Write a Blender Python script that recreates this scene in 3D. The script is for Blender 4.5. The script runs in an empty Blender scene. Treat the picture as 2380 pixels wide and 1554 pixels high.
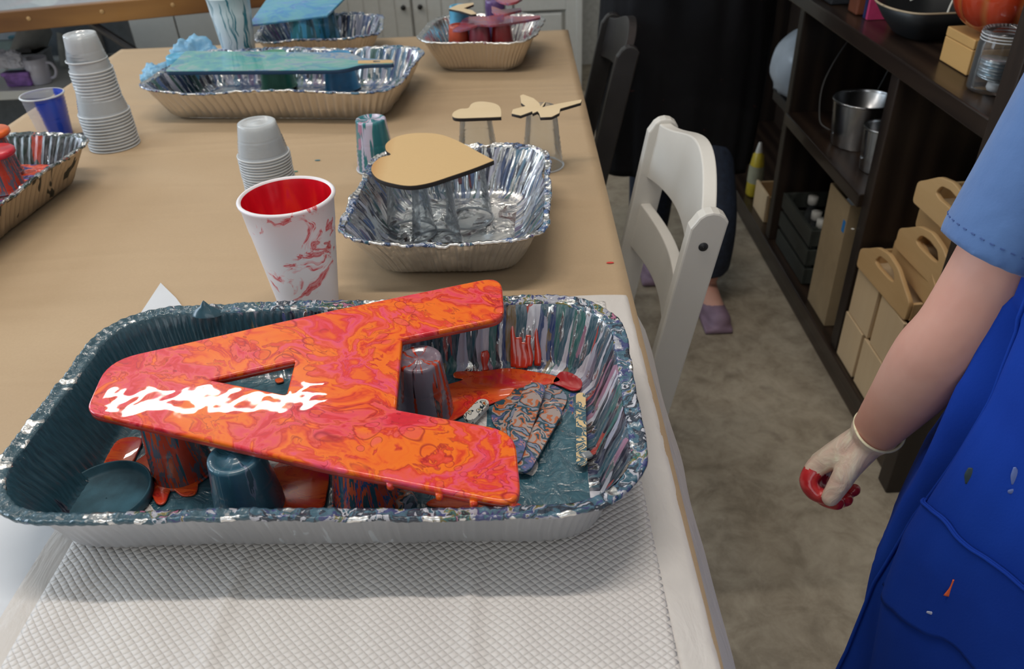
import bpy, bmesh, math, random
from mathutils import Vector, Matrix, noise as mn
R = random.Random(7)
S = bpy.context.scene
COL = S.collection
PI = math.pi

# ---------------------------------------------------------------- camera
CAMZ = 1.27
CX, CY, FPX = 1190.0, 777.0, 1833.9
_n = Vector((130, 2673, FPX)).normalized()
_v = Vector((-25, -1257, FPX)); _v = (_v - _n * _v.dot(_n)).normalized()
WZ = -_n; WY = _v; WX = WY.cross(WZ)
cd = bpy.data.cameras.new('camera'); cam = bpy.data.objects.new('camera', cd); COL.objects.link(cam)
cd.sensor_width = 36; cd.lens = 36 * FPX / 2380; cd.clip_start = .02; cd.clip_end = 60
def c2w(c):  # camera frame (right, down, forward) to world
    return Vector((WX.dot(c), WY.dot(c), WZ.dot(c)))
r_, u_, b_ = c2w(Vector((1, 0, 0))), c2w(Vector((0, -1, 0))), c2w(Vector((0, 0, -1)))
cam.matrix_world = Matrix(((r_.x, u_.x, b_.x, 0), (r_.y, u_.y, b_.y, 0), (r_.z, u_.z, b_.z, CAMZ), (0, 0, 0, 1)))
cd.dof.use_dof = True; cd.dof.focus_distance = .78; cd.dof.aperture_fstop = 9
S.camera = cam
def ray(px, py): return c2w(Vector((px - CX, py - CY, FPX)))
def at(px, py, z):
    d = ray(px, py); t = (z - CAMZ) / d.z; return Vector((d.x * t, d.y * t, z))
def atx(px, py, x):
    d = ray(px, py); t = x / d.x; return Vector((x, d.y * t, CAMZ + d.z * t))
def aty(px, py, y):
    d = ray(px, py); t = y / d.y; return Vector((d.x * t, y, CAMZ + d.z * t))

# ---------------------------------------------------------------- light
S.view_settings.view_transform = 'Standard'; S.view_settings.look = 'None'
S.view_settings.exposure = -0.14; S.view_settings.gamma = 1.0
S.cycles.use_denoising = True; S.cycles.transparent_max_bounces = 40
S.cycles.max_bounces = 14; S.cycles.diffuse_bounces = 7; S.cycles.sample_clamp_indirect = 6; S.cycles.caustics_reflective = False
w = bpy.data.worlds.new('world'); S.world = w; w.use_nodes = True
w.node_tree.nodes['Background'].inputs[0].default_value = (.75, .87, 1, 1)
w.node_tree.nodes['Background'].inputs[1].default_value = 1.0
def area(name, loc, sx, sy, power, col, rot=(0, 0, 0)):
    l = bpy.data.lights.new(name, 'AREA'); l.shape = 'RECTANGLE'; l.size = sx; l.size_y = sy
    l.energy = power; l.color = col
    o = bpy.data.objects.new(name, l); COL.objects.link(o); o.location = loc; o.rotation_euler = rot
    return o
STRIPS = [(-.28, .82, 1.25), (-1.28, 2.40, .95), (.7, 2.40, 1.25), (-2.2, .82, 1.25), (-.3, -1.3, 1.25)]
POW = [19, 9, 4, 8, 2]
for (x, y, L), pw in zip(STRIPS, POW):
    area('ceiling_light_lamp', (x, y, 2.64), L - .06, .06, pw, (1, .93, .84))
for y0 in (.6, 2.5):
    area('window_daylight', (-3.42, y0, 1.75), 1.3, 1.2, 35, (.72, .86, 1), (0, -PI / 2, 0))
area('window_daylight', (-.6, -2.42, 1.75), 2.4, 1.2, 9, (1, .97, .92), (PI / 2, 0, 0))

# ---------------------------------------------------------------- material helpers
class G:
    def __init__(s, name):
        s.m = bpy.data.materials.new(name); s.m.use_nodes = True; s.t = s.m.node_tree
        s.b = s.t.nodes['Principled BSDF']; s.out = s.t.nodes['Material Output']
    def n(s, ty, _ins=None, **props):
        nd = s.t.nodes.new('ShaderNode' + ty)
        for k, v in props.items(): setattr(nd, k, v)
        for k, v in (_ins or {}).items(): s.set(nd, k, v)
        return nd
    def set(s, nd, k, v):
        if hasattr(v, 'is_output') or isinstance(v, bpy.types.NodeSocket): s.t.links.new(v, nd.inputs[k])
        else: nd.inputs[k].default_value = v
    def P(s, **kw):
        mp = dict(col='Base Color', rough='Roughness', metal='Metallic', normal='Normal', coat='Coat Weight', spec='Specular IOR Level',
                  trans='Transmission Weight', alpha='Alpha', sss='Subsurface Weight', sheen='Sheen Weight', coatr='Coat Roughness', aniso='Anisotropic')
        for k, v in kw.items():
            if k == 'col' and isinstance(v, tuple) and len(v) == 3: v = v + (1,)
            s.set(s.b, mp[k], v)
            if k == 'normal': s.set(s.b, 'Coat Normal', v)
        return s.m
    def co(s, kind='Object', scale=(1, 1, 1), loc=(0, 0, 0), rot=(0, 0, 0)):
        c = s.n('TexCoord'); m = s.n('Mapping', {'Vector': c.outputs[kind], 'Scale': scale, 'Location': loc, 'Rotation': rot})
        return m.outputs[0]
    def noise(s, v, scale=5, detail=3, dist=0, rough=.5, out='Fac'):
        return s.n('TexNoise', {'Vector': v, 'Scale': scale, 'Detail': detail, 'Distortion': dist, 'Roughness': rough}).outputs[out]
    def ramp(s, f, stops, interp='LINEAR'):
        r = s.n('ValToRGB', {'Fac': f}); e = r.color_ramp; e.interpolation = interp
        while len(e.elements) < len(stops): e.elements.new(.5)
        for el, (p, c) in zip(e.elements, stops):
            el.position = p; el.color = (tuple(c) + (1,)) if not isinstance(c, (int, float)) else (c, c, c, 1)
        return r.outputs[0]
    def mix(s, f, a, b, mode='MIX'):
        m = s.n('Mix', data_type='RGBA', blend_type=mode)
        for k, v in ((0, f), (6, a), (7, b)):
            if isinstance(v, tuple) and len(v) == 3: v = v + (1,)
            s.set(m, k, v)
        return m.outputs[2]
    def math(s, op, a, b=0.0, clamp=False):
        m = s.n('Math', {0: a, 1: b}, operation=op, use_clamp=clamp); return m.outputs[0]
    def bump(s, h, strength=.3, dist=.002, normal=None):
        b = s.n('Bump', {'Height': h, 'Strength': strength, 'Distance': dist})
        if normal: s.set(b, 'Normal', normal)
        return b.outputs[0]
    def sep(s, v): return s.n('SeparateXYZ', {0: v}).outputs

_mc = {}
def plain(name, col, rough=.5, metal=0, nscale=40, var=.12, bump=.1, **kw):
    if name in _mc: return _mc[name]
    g = G(name); v = g.co()
    n = g.noise(v, nscale, 4)
    dark = tuple(c * (1 - var) for c in col); lite = tuple(min(1, c * (1 + var)) for c in col)
    g.P(col=g.ramp(n, [(.3, dark), (.7, lite)]), rough=rough, metal=metal, **kw)
    if bump: g.P(normal=g.bump(n, bump, .001))
    _mc[name] = g.m; return g.m

def wood(name, c1, c2, scale=1.0, rough=.5, axis='x', dist=6, bump=.15, coat=0):
    if name in _mc: return _mc[name]
    g = G(name)
    sc = {'x': (1.5, 14, 14), 'y': (14, 1.5, 14), 'z': (14, 14, 1.5)}[axis]
    v = g.co(scale=tuple(a * scale for a in sc))
    n = g.noise(v, 1.3, 5, 1.5, .6)
    w = g.n('TexWave', {'Vector': v, 'Scale': .5, 'Distortion': dist, 'Detail': 3, 'Detail Scale': 1.2}).outputs['Fac']
    f = g.math('ADD', g.math('MULTIPLY', n, .6), g.math('MULTIPLY', w, .4))
    g.P(col=g.ramp(f, [(.25, c2), (.55, tuple((a + b) / 2 for a, b in zip(c1, c2))), (.75, c1)]), rough=rough, coat=coat, normal=g.bump(f, bump, .001))
    _mc[name] = g.m; return g.m

PAL = [(0, (.004, .006, .02)), (.10, (.02, .06, .09)), (.18, (.55, .55, .62)), (.25, (.01, .015, .06)), (.32, (.03, .10, .14)), (.40, (.16, .14, .2)),
       (.45, (.03, .05, .22)), (.50, (.42, .42, .52)), (.55, (.01, .02, .03)), (.60, (.02, .13, .12)), (.66, (.6, .6, .66)), (.71, (.02, .05, .16)), (.76, (.18, .12, .04)), (.80, (.35, .16, .24)), (.86, (.02, .08, .11)), (.93, (.45, .05, .03))]
PALB = [(0, (.01, .01, .03)), (.12, (.03, .06, .16)), (.22, (.45, .5, .62)), (.32, (.06, .12, .28)), (.42, (.02, .03, .06)), (.5, (.3, .32, .42)), (.58, (.09, .2, .3)),
        (.66, (.02, .10, .16)), (.74, (.5, .5, .6)), (.82, (.10, .06, .16)), (.9, (.03, .12, .10))]
PALR = [(0, (.3, .06, .05)), (.25, (.5, .5, .5)), (.42, (.45, .2, .1)), (.55, (.35, .3, .35)), (.68, (.3, .03, .08)), (.8, (.4, .4, .38)), (.9, (.15, .25, .18))]
PALD = [(0, (.01, .02, .02)), (.3, (.02, .05, .04)), (.42, (.2, .22, .26)), (.5, (.02, .03, .03)), (.62, (.05, .09, .1)), (.7, (.5, .06, .02)), (.76, (.02, .04, .03)), (.88, (.25, .27, .3))]
SLATE = (.028, .085, .12)
PALRIM = [(0, (.03, .09, .13)), (.2, (.45, .45, .5)), (.3, (.02, .03, .05)), (.42, (.05, .12, .17)), (.56, (.04, .05, .16)), (.64, (.35, .35, .4)), (.72, (.16, .13, .03)), (.78, (.03, .12, .11)), (.84, (.02, .03, .04)), (.92, (.35, .12, .2))]

def foilcol(g): return (.80, .79, .77)
def streak(name, pal, cover, uscale=260, slate=None, metal_rough=.22, vscale=34):
    """inside wall of a pan: paint runs (UV.x along the wall, UV.y down it) over bare foil"""
    g = G(name)
    v = g.co('UV', scale=(uscale, vscale, 1))
    wv = g.mix(.7, v, g.n('TexNoise', {'Vector': g.co('UV', scale=(90, 45, 1)), 'Scale': 1, 'Detail': 3}).outputs['Color'], 'ADD')
    n = g.n('TexVoronoi', {'Vector': wv, 'Scale': .42, 'Randomness': 1}, feature='F1').outputs['Color']
    fac = g.sep(n)[0]
    col = g.ramp(fac, pal, 'CONSTANT')
    fine = g.noise(g.co('UV', scale=(uscale * 2.2, vscale * 2.5, 1)), 1, 4)
    col = g.mix(g.ramp(fine, [(.4, 0), (.75, .45)]), col, (.35, .37, .44))
    f2 = g.noise(g.co('UV', scale=(uscale * .9, vscale * 1.6, 1), loc=(3, 7, 0)), .6, 3)
    paint = g.ramp(f2, [(cover - .02, 1), (cover + .02, 0)])
    if slate:
        ox = g.sep(g.co('Object'))[0]
        big = g.noise(g.co('UV', scale=(30, 8, 1)), 1, 3)
        m = g.math('ADD', g.math('MULTIPLY', g.math('SUBTRACT', slate, ox), 5.0), g.math('MULTIPLY', g.math('SUBTRACT', big, .5), 3.2))
        m = g.math('ADD', m, g.math('MULTIPLY', g.math('SUBTRACT', fac, .5), .6))
        mk = g.ramp(m, [(.47, 0), (.53, 1)])
        sl = g.ramp(fine, [(.3, tuple(c * .55 for c in SLATE)), (.6, SLATE), (.85, (.05, .1, .13))])
        col = g.mix(mk, col, sl); paint = g.math('MAXIMUM', paint, g.math('MULTIPLY', mk, g.ramp(f2, [(.70, 1), (.72, 0)])))
    g.P(col=g.mix(paint, foilcol(g), col), metal=g.math('SUBTRACT', 1.0, paint), rough=g.math('ADD', g.math('MULTIPLY', paint, .12), metal_rough), coat=g.math('MULTIPLY', paint, .5),
        normal=g.bump(g.math('ADD', g.math('MULTIPLY', fine, .5), g.math('ADD', fac, paint)), .55, .0012))
    return g.m

def pan_floor(name, kind):
    g = G(name); v = g.co('Object')
    wv = g.mix(.05, v, g.noise(v, 14, 3, out='Color'), 'ADD')
    n = g.noise(wv, 26, 4, 1.2)
    if kind == 'slate':
        sm = g.noise(wv, 60, 4, 2)
        col = g.ramp(sm, [(.3, (.025, .08, .115)), (.55, (.045, .13, .175)), (.75, (.09, .19, .24))])
        ox = g.sep(v)[0]
        k = g.math('ADD', n, g.math('MULTIPLY', ox, .25))
        multi = g.ramp(g.noise(wv, 45, 3, 1), [(.3, (.02, .07, .1)), (.45, (.25, .2, .25)), (.5, (.04, .07, .25)), (.55, (.4, .15, .06)), (.6, (.03, .10, .13)), (.7, (.25, .28, .35))], 'CONSTANT')
        col = g.mix(g.ramp(k, [(.66, 0), (.69, 1)]), col, multi)
        g.P(col=col, rough=.2, coat=.6, coatr=.06, normal=g.bump(g.math('ADD', sm, n), .5, .004)); return g.m
    pal, thr = {'foil': ([(0, (.12, .01, .01)), (.40, (.05, .01, .01)), (.6, (.2, .25, .22)), (.8, (.1, .1, .02))], .42),
                'dark': ([(0, (.02, .03, .04)), (.4, (.04, .1, .14)), (.55, (.02, .02, .03)), (.7, (.15, .2, .25))], .60),
                'blue': ([(0, (.02, .04, .12)), (.4, (.04, .10, .25)), (.6, (.1, .2, .3))], .55),
                'red': ([(0, (.4, .04, .03)), (.5, (.25, .02, .06)), (.7, (.4, .15, .1))], .5),
                'lava': ([(0, (.02, .03, .03)), (.36, (.06, .05, .3)), (.46, (.9, .09, .02)), (.58, (.75, .07, .02)), (.68, (.10, .12, .12))], .8)}[kind]
    paint = g.ramp(n, [(thr - .01, 1), (thr + .01, 0)])
    col = g.ramp(g.noise(wv, 16, 4, 2), pal, 'CONSTANT')
    cr = g.n('TexVoronoi', {'Vector': wv, 'Scale': 38}, feature='F1').outputs['Distance']
    g.P(col=g.mix(paint, foilcol(g), col), metal=g.math('SUBTRACT', 1.0, paint), rough=.22, coat=paint,
        normal=g.bump(g.math('ADD', g.math('MULTIPLY', n, 2), cr), .8, .006)); return g.m

def rimmat(name, pal, cover, slate=None, pink=False):
    g = G(name); v = g.co('Object')
    wv = g.mix(.02, v, g.noise(v, 60, 3, out='Color'), 'ADD')
    fac = g.noise(wv, 26, 3, 1.6, .5); fac = g.math('MULTIPLY', g.math('SUBTRACT', fac, .27), 2.2, True); col = g.ramp(fac, pal, 'CONSTANT')
    if pink:
        ox, oy, oz = g.sep(v); pk = g.math('ADD', g.math('MULTIPLY', g.math('SUBTRACT', ox, .20), 14), g.math('ADD', g.math('MULTIPLY', oy, -5.0), g.math('MULTIPLY', g.noise(v, 40, 3), 1.5)))
        col = g.mix(g.ramp(pk, [(1.02, 0), (1.15, .9)]), col, g.mix(g.noise(v, 150, 2), (.55, .12, .25), (.65, .35, .45)))
    big = g.noise(v, 30, 3)
    paint = g.ramp(g.math('ADD', g.math('MULTIPLY', big, .6), g.math('MULTIPLY', g.noise(v, 60, 3), .4)), [(cover - .01, 1), (cover + .01, 0)])
    if slate is not None:
        ox = g.sep(v)[0]
        m = g.math('ADD', g.math('MULTIPLY', g.math('SUBTRACT', slate, ox), 5.0), g.math('MULTIPLY', g.math('SUBTRACT', g.noise(v, 30, 4), .46), 5.5))
        mk = g.ramp(m, [(.47, 0), (.53, 1)])
        col = g.mix(mk, col, g.mix(g.noise(v, 200, 2), (.015, .05, .075), (.06, .13, .17)))
    g.P(col=g.mix(paint, foilcol(g), col), metal=g.math('SUBTRACT', 1.0, paint), rough=.26, coat=g.math('MULTIPLY', paint, .5),
        normal=g.bump(g.math('ADD', g.noise(v, 140, 4), g.math('MULTIPLY', fac, .6)), .7, .002)); return g.m

def foil_outer(name, tint=(.62, .60, .57), spots=None, rough=.33, bmp=.35):
    g = G(name); v = g.co('Object')
    n = g.noise(g.co('UV', scale=(90, 10, 1)), 1, 3); n2 = g.noise(v, 25, 4)
    col = g.mix(n2, tuple(c * .85 for c in tint), tint); metal = .85
    if spots:
        c, thr, sc = spots
        m = g.ramp(g.noise(g.co('UV', scale=(sc, sc * .5, 1)), 1, 2, 1), [(thr, 0), (thr + .01, 1)])
        col = g.mix(m, col, c); metal = g.math('MULTIPLY', g.math('SUBTRACT', 1.0, m), .85)
    g.P(col=col, metal=metal, rough=rough, normal=g.bump(g.math('ADD', n, n2), bmp, .002 if bmp < .9 else .006)); return g.m

def pour(name, stops, scale=9, warp=.09, rough=.10, veins=(.35, .0, .012)):
    """poured acrylic: domain-warped bands, cells and thin dark outlines"""
    if name in _mc: return _mc[name]
    g = G(name); v = g.co(rot=(0, 0, .5))
    va = g.n('Mapping', {'Vector': v, 'Scale': (1, 1.5, 1)}).outputs[0]
    w1 = g.mix(warp * 1.3, va, g.noise(va, scale * .8, 2, out='Color'), 'ADD')
    w2 = g.mix(warp * .55, w1, g.noise(w1, scale * 3, 3, out='Color'), 'ADD')
    n = g.noise(w2, scale * .75, 3, 1.2, .48)
    fine = g.noise(w2, scale * 2.6, 3, 1.8, .55)
    f = g.math('ADD', g.math('MULTIPLY', n, .70), g.math('MULTIPLY', fine, .30))
    col = g.ramp(f, stops)
    out = None
    for sc, r0, gsc, gthr in ((scale * 3.4, .30, 13, .52), (scale * 7, .27, 17, .53)):
        vo = g.n('TexVoronoi', {'Vector': w1, 'Scale': sc, 'Smoothness': .15}, feature='SMOOTH_F1')
        ring = g.ramp(vo.outputs['Distance'], [(0, 0), (r0, 0), (r0 + .035, 1), (r0 + .075, 0)])
        gate = g.ramp(g.noise(v, gsc, 2), [(gthr, 0), (gthr + .05, .85)])
        fill = g.math('MULTIPLY', g.ramp(vo.outputs['Distance'], [(r0 - .02, 1), (r0 + .02, 0)]), gate)
        col = g.mix(g.math('MULTIPLY', fill, .55), col, g.ramp(g.sep(vo.outputs['Color'])[0], stops[3:] if len(stops) > 6 else stops))
        rm = g.math('MULTIPLY', ring, gate); out = rm if out is None else g.math('MAXIMUM', out, rm)
    saw = g.math('FRACT', g.math('MULTIPLY', g.math('ADD', g.math('MULTIPLY', n, .8), g.math('MULTIPLY', fine, .2)), 11))
    vein = g.ramp(saw, [(.0, .8), (.05, .0), (.94, 0), (1, .8)])
    vm = g.math('MAXIMUM', out, g.math('MULTIPLY', vein, g.ramp(g.noise(v, 22, 2), [(.42, 0), (.55, 1)])))
    col = g.mix(vm, col, veins)
    g.P(col=col, rough=rough + .18, spec=.25, coat=.7, coatr=.02, normal=g.bump(g.noise(g.mix(.04, v, g.noise(v, 20, 2, out='Color'), 'ADD'), 24, 1.2), 1.0, .00055))
    _mc[name] = g.m; return g.m
FIRE = [(.30, (.85, .12, .01)), (.37, (.62, .01, .03)), (.40, (.70, .02, .03)), (.425, (.78, .06, .10)), (.45, (.80, .10, .06)), (.465, (.62, .02, .012)), (.48, (.78, .07, .010)), (.50, (.86, .14, .006)), (.54, (.88, .17, .006)), (.56, (.70, .04, .012)), (.58, (.82, .09, .05)), (.605, (.80, .08, .15)), (.64, (.72, .03, .03)), (.68, (.85, .13, .01))]
SEA = [(.30, (.05, .18, .35)), (.40, (.05, .30, .38)), (.47, (.12, .42, .35)), (.52, (.28, .40, .42)), (.57, (.05, .22, .45)), (.63, (.35, .36, .38)), (.7, (.10, .30, .50))]
SKY = [(.30, (.10, .18, .55)), (.42, (.08, .30, .55)), (.5, (.15, .42, .50)), (.56, (.12, .30, .62)), (.64, (.30, .30, .70)), (.72, (.35, .5, .7))]
WINE = [(.3, (.35, .02, .06)), (.45, (.45, .10, .12)), (.52, (.30, .14, .25)), (.6, (.50, .12, .08)), (.7, (.15, .10, .30))]

def clear_plastic(name, tint=(.93, .96, .98), white=.10, dif=.5):
    g = G(name)
    tr = g.n('BsdfTransparent', {'Color': tint + (1,)}); gl = g.n('BsdfGlossy', {'Color': (1, 1, 1, 1), 'Roughness': .08})
    df = g.n('BsdfTranslucent', {'Color': (.95, .97, 1, 1)}); d2 = g.n('BsdfDiffuse', {'Color': (.9, .93, .96, 1)})
    lw = g.n('LayerWeight', {'Blend': .25})
    a = g.n('MixShader', {0: dif, 1: df.outputs[0], 2: d2.outputs[0]})
    b = g.n('MixShader', {0: g.math('ADD', g.math('MULTIPLY', lw.outputs['Facing'], .22), white), 1: tr.outputs[0], 2: a.outputs[0]})
    c = g.n('MixShader', {0: g.math('MULTIPLY', lw.outputs['Fresnel'], .9), 1: b.outputs[0], 2: gl.outputs[0]})
    g.t.links.new(c.outputs[0], g.out.inputs[0]); return g.m

# ---------------------------------------------------------------- object helpers
def link(name, me, mat=None, parent=None, loc=None, smooth=False, **p):
    o = bpy.data.objects.new(name, me); COL.objects.link(o)
    if mat is not None:
        for m in (mat if isinstance(mat, (list, tuple)) else [mat]): me.materials.append(m)
    if parent: o.parent = parent
    if loc is not None: o.location = loc
    if smooth and me:
        for f in me.polygons: f.use_smooth = True
    for k, v in p.items(): o[k] = v
    return o
def ob(name, bm, mat, parent=None, loc=None, smooth=False, bevel=0, **p):
    me = bpy.data.meshes.new(name)
    bmesh.ops.recalc_face_normals(bm, faces=bm.faces); bm.to_mesh(me); bm.free()
    o = link(name, me, mat, parent, loc, smooth, **p)
    if bevel:
        b = o.modifiers.new('bevel', 'BEVEL'); b.width = bevel; b.segments = 2; b.limit_method = 'ANGLE'
    return o
def thing(name, label, cat, loc=(0, 0, 0), rot=0, group=None):
    o = bpy.data.objects.new(name, None); COL.objects.link(o); o.location = loc
    o.rotation_euler = rot if isinstance(rot, tuple) else (0, 0, rot); o.empty_display_size = .05
    o['label'] = label; o['category'] = cat
    if group: o['group'] = group
    return o
def tag(o, label, cat, group=None):
    o['label'] = label; o['category'] = cat
    if group: o['group'] = group
    return o
def struct(o): o['kind'] = 'structure'; return o
def box(bm, a, b, M=None):
    a, b = Vector(a), Vector(b)
    vs = [bm.verts.new((x, y, z)) for x in (a.x, b.x) for y in (a.y, b.y) for z in (a.z, b.z)]
    if M: 
        for v in vs: v.co = M @ v.co
    for f in ((0, 1, 3, 2), (4, 6, 7, 5), (0, 4, 5, 1), (2, 3, 7, 6), (0, 2, 6, 4), (1, 5, 7, 3)): bm.faces.new([vs[i] for i in f])
    return bm
def boxm(*pairs):
    bm = bmesh.new()
    for p in pairs: box(bm, *p)
    return bm
def copy_tree(src, loc, rot=None, label=None, **p):
    def cp(o, par):
        c = o.copy(); COL.objects.link(c); c.parent = par
        for ch in list(o.children): cp(ch, c)
        return c
    c = cp(src, None); c.location = loc
    if rot is not None: c.rotation_euler = rot
    if label: c['label'] = label
    for k, v in p.items(): c[k] = v
    return c
def lathe(prof, seg=40, cap0=False, cap1=False, ell=(1, 1), bm=None, loc=(0, 0, 0)):
    bm = bm or bmesh.new(); rings = []
    for r, z in prof:
        rings.append([bm.verts.new((loc[0] + r * ell[0] * math.cos(2 * PI * i / seg), loc[1] + r * ell[1] * math.sin(2 * PI * i / seg), loc[2] + z)) for i in range(seg)])
    for a, b in zip(rings, rings[1:]):
        for i in range(seg): bm.faces.new((a[i], a[(i + 1) % seg], b[(i + 1) % seg], b[i]))
    if cap0: bm.faces.new(rings[0][::-1])
    if cap1: bm.faces.new(rings[-1])
    return bm
def catmull(pts, n=6, closed=False):
    pts = [tuple(p) for p in pts]; out = []; N = len(pts); rng = N if closed else N - 1
    for i in range(rng):
        if closed: p0, p1, p2, p3 = pts[i - 1], pts[i], pts[(i + 1) % N], pts[(i + 2) % N]
        else: p0, p1, p2, p3 = pts[max(i - 1, 0)], pts[i], pts[i + 1], pts[min(i + 2, N - 1)]
        for k in range(n):
            t = k / n
            out.append(tuple(.5 * ((2 * b) + (-a + c) * t + (2 * a - 5 * b + 4 * c - d) * t * t + (-a + 3 * b - 3 * c + d) * t ** 3) for a, b, c, d in zip(p0, p1, p2, p3)))
    if not closed: out.append(pts[-1])
    return out
def tube(bm, pts, seg=10, cap=True):
    """pts: (x,y,z,r) ; round tube"""
    rings = []; up = Vector((0, 0, 1)); last = None
    for i, p in enumerate(pts):
        c = Vector(p[:3]); a = Vector(pts[max(i - 1, 0)][:3]); b = Vector(pts[min(i + 1, len(pts) - 1)][:3])
        t = (b - a).normalized()
        if last is None:
            u = t.cross(up if abs(t.z) < .9 else Vector((1, 0, 0))).normalized()
        else: u = (last - t * last.dot(t)).normalized()
        last = u; v = t.cross(u); r = p[3]; r2 = p[4] if len(p) > 4 else r
        rings.append([bm.verts.new(c + u * r * math.cos(2 * PI * k / seg) + v * r2 * math.sin(2 * PI * k / seg)) for k in range(seg)])
    for a, b in zip(rings, rings[1:]):
        for k in range(seg): bm.faces.new((a[k], a[(k + 1) % seg], b[(k + 1) % seg], b[k]))
    if cap: bm.faces.new(rings[0][::-1]); bm.faces.new(rings[-1])
    return bm
def cut(name, loops, thick, bevel=.001, res=2, xf=None):
    """flat cut-out mesh from 2D loops (outline first, holes after); top at z=0, bottom at -thick"""
    cu = bpy.data.curves.new(name, 'CURVE'); cu.dimensions = '2D'; cu.fill_mode = 'BOTH'
    cu.extrude = max(thick / 2 - bevel, 1e-5); cu.bevel_depth = bevel; cu.bevel_resolution = res; cu.offset = -bevel
    for lp in loops:
        s = cu.splines.new('POLY'); s.points.add(len(lp) - 1); s.use_cyclic_u = True
        for q, p in zip(s.points, lp): q.co = (p[0], p[1], 0, 1)
    t = bpy.data.objects.new('tmp', cu); COL.objects.link(t)
    dg = bpy.context.evaluated_depsgraph_get(); me = bpy.data.meshes.new_from_object(t.evaluated_get(dg))
    bpy.data.objects.remove(t); bpy.data.curves.remove(cu)
    for v in me.vertices: v.co.z -= thick / 2
    me.name = name
    bm = bmesh.new(); bm.from_mesh(me); bmesh.ops.remove_doubles(bm, verts=bm.verts, dist=1e-5); bm.to_mesh(me); bm.free()
    return me
def centre(lp):
    return Vector((sum(p[0] for p in lp) / len(lp), sum(p[1] for p in lp) / len(lp), 0))
def flatcut(name, pxloops, z, thick, mat, bevel=.001, parent=None, smooth_n=0, **p):
    """trace in the photograph -> points on the plane z -> a solid plate there"""
    L = []
    for lp in pxloops:
        q = [at(a, b, z)[:2] for a, b in lp]
        L.append(catmull(q, smooth_n, True) if smooth_n else q)
    c = centre(L[0]); L = [[(a - c.x, b - c.y) for a, b in l] for l in L]
    me = cut(name, L, thick, bevel)
    loc = Vector((c.x, c.y, z))
    if parent: loc = loc - parent.location
    return link(name, me, mat, parent, loc, **p)
def rnd(poly, rad, n=5):
    """round the corners of a polygon; rad: one value or list"""
    out = []; N = len(poly)
    for i in range(N):
        p = Vector(poly[i]); a = Vector(poly[i - 1]); b = Vector(poly[(i + 1) % N]); r = rad[i] if isinstance(rad, (list, tuple)) else rad
        da, db = (a - p), (b - p); ra = min(r, da.length * .49); rb = min(r, db.length * .49)
        if r < 1e-6: out.append(tuple(p)); continue
        s, e = p + da.normalized() * ra, p + db.normalized() * rb
        for k in range(n + 1):
            t = k / n; out.append(tuple(s * (1 - t) ** 2 + p * 2 * t * (1 - t) + e * t * t))
    return out
def voxel(name, bm, size, mat, parent=None, smooth=6, loc=None, **p):
    me = bpy.data.meshes.new(name); bmesh.ops.recalc_face_normals(bm, faces=bm.faces); bm.to_mesh(me); bm.free()
    t = bpy.data.objects.new('tmp', me); COL.objects.link(t)
    m = t.modifiers.new('r', 'REMESH'); m.mode = 'VOXEL'; m.voxel_size = size
    s = t.modifiers.new('s', 'SMOOTH'); s.iterations = smooth; s.factor = .5
    dg = bpy.context.evaluated_depsgraph_get(); me2 = bpy.data.meshes.new_from_object(t.evaluated_get(dg))
    bpy.data.objects.remove(t); me2.name = name
    return link(name, me2, mat, parent, loc, True, **p)
def ball(bm, c, r, seg=16):
    r = r if isinstance(r, (tuple, list)) else (r, r, r)
    M = Matrix.Translation(Vector(c)) @ Matrix.Diagonal((r[0], r[1], r[2], 1))
    bmesh.ops.create_uvsphere(bm, u_segments=seg, v_segments=seg // 2 + 2, radius=1, matrix=M)
def limb(bm, pts, seg=14, n=5):
    q = catmull(pts, n); tube(bm, q, seg)
    for e in (pts[0], pts[-1]): ball(bm, e[:3], e[3] * .98)
# ---------------------------------------------------------------- the room
def slab(name, a, b, mat): return struct(ob(name, boxm((a, b)), mat))
g = G('concrete'); v = g.co()
n1 = g.noise(v, 2.2, 6, .6, .65); n2 = g.noise(v, 16, 6, .4, .7); n3 = g.noise(v, 90, 3)
f = g.math('ADD', g.math('MULTIPLY', n1, .45), g.math('MULTIPLY', n2, .55))
sp = g.ramp(g.noise(v, 9, 3, .3, .4), [(.66, 0), (.74, .45)])
g.P(col=g.mix(sp, g.ramp(f, [(.36, (.20, .165, .12)), (.5, (.36, .305, .23)), (.62, (.47, .41, .32))]), (.08, .06, .045)), rough=.55, normal=g.bump(g.math('ADD', n2, n3), .15, .002))
M_CONC = g.m
M_WALL = plain('wall_paint', (.62, .62, .60), .8, bump=.05)
M_CEIL = plain('ceiling_paint', (.78, .78, .76), .9, bump=.05)
M_WHITE = plain('white_satin', (.70, .69, .65), .45, var=.03, bump=.03)
slab('floor', (-3.6, -2.6, -.1), (1.3, 4.7, 0), M_CONC)
slab('ceiling', (-3.6, -2.6, 2.7), (1.3, 4.7, 2.8), M_CEIL)
slab('wall_back', (-3.6, 4.5, 0), (1.3, 4.7, 2.7), M_WALL)
slab('wall_right', (1.16, -2.6, 0), (1.3, 4.5, 2.7), M_WALL)
struct(ob('wall_left', boxm(((-3.6, -2.6, 0), (-3.45, 4.5, 1.1)), ((-3.6, -2.6, 2.4), (-3.45, 4.5, 2.7)), ((-3.6, -2.6, 1.1), (-3.45, -.1, 2.4)),
       ((-3.6, 1.3, 1.1), (-3.45, 1.8, 2.4)), ((-3.6, 3.2, 1.1), (-3.45, 4.5, 2.4))), M_WALL))
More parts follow.
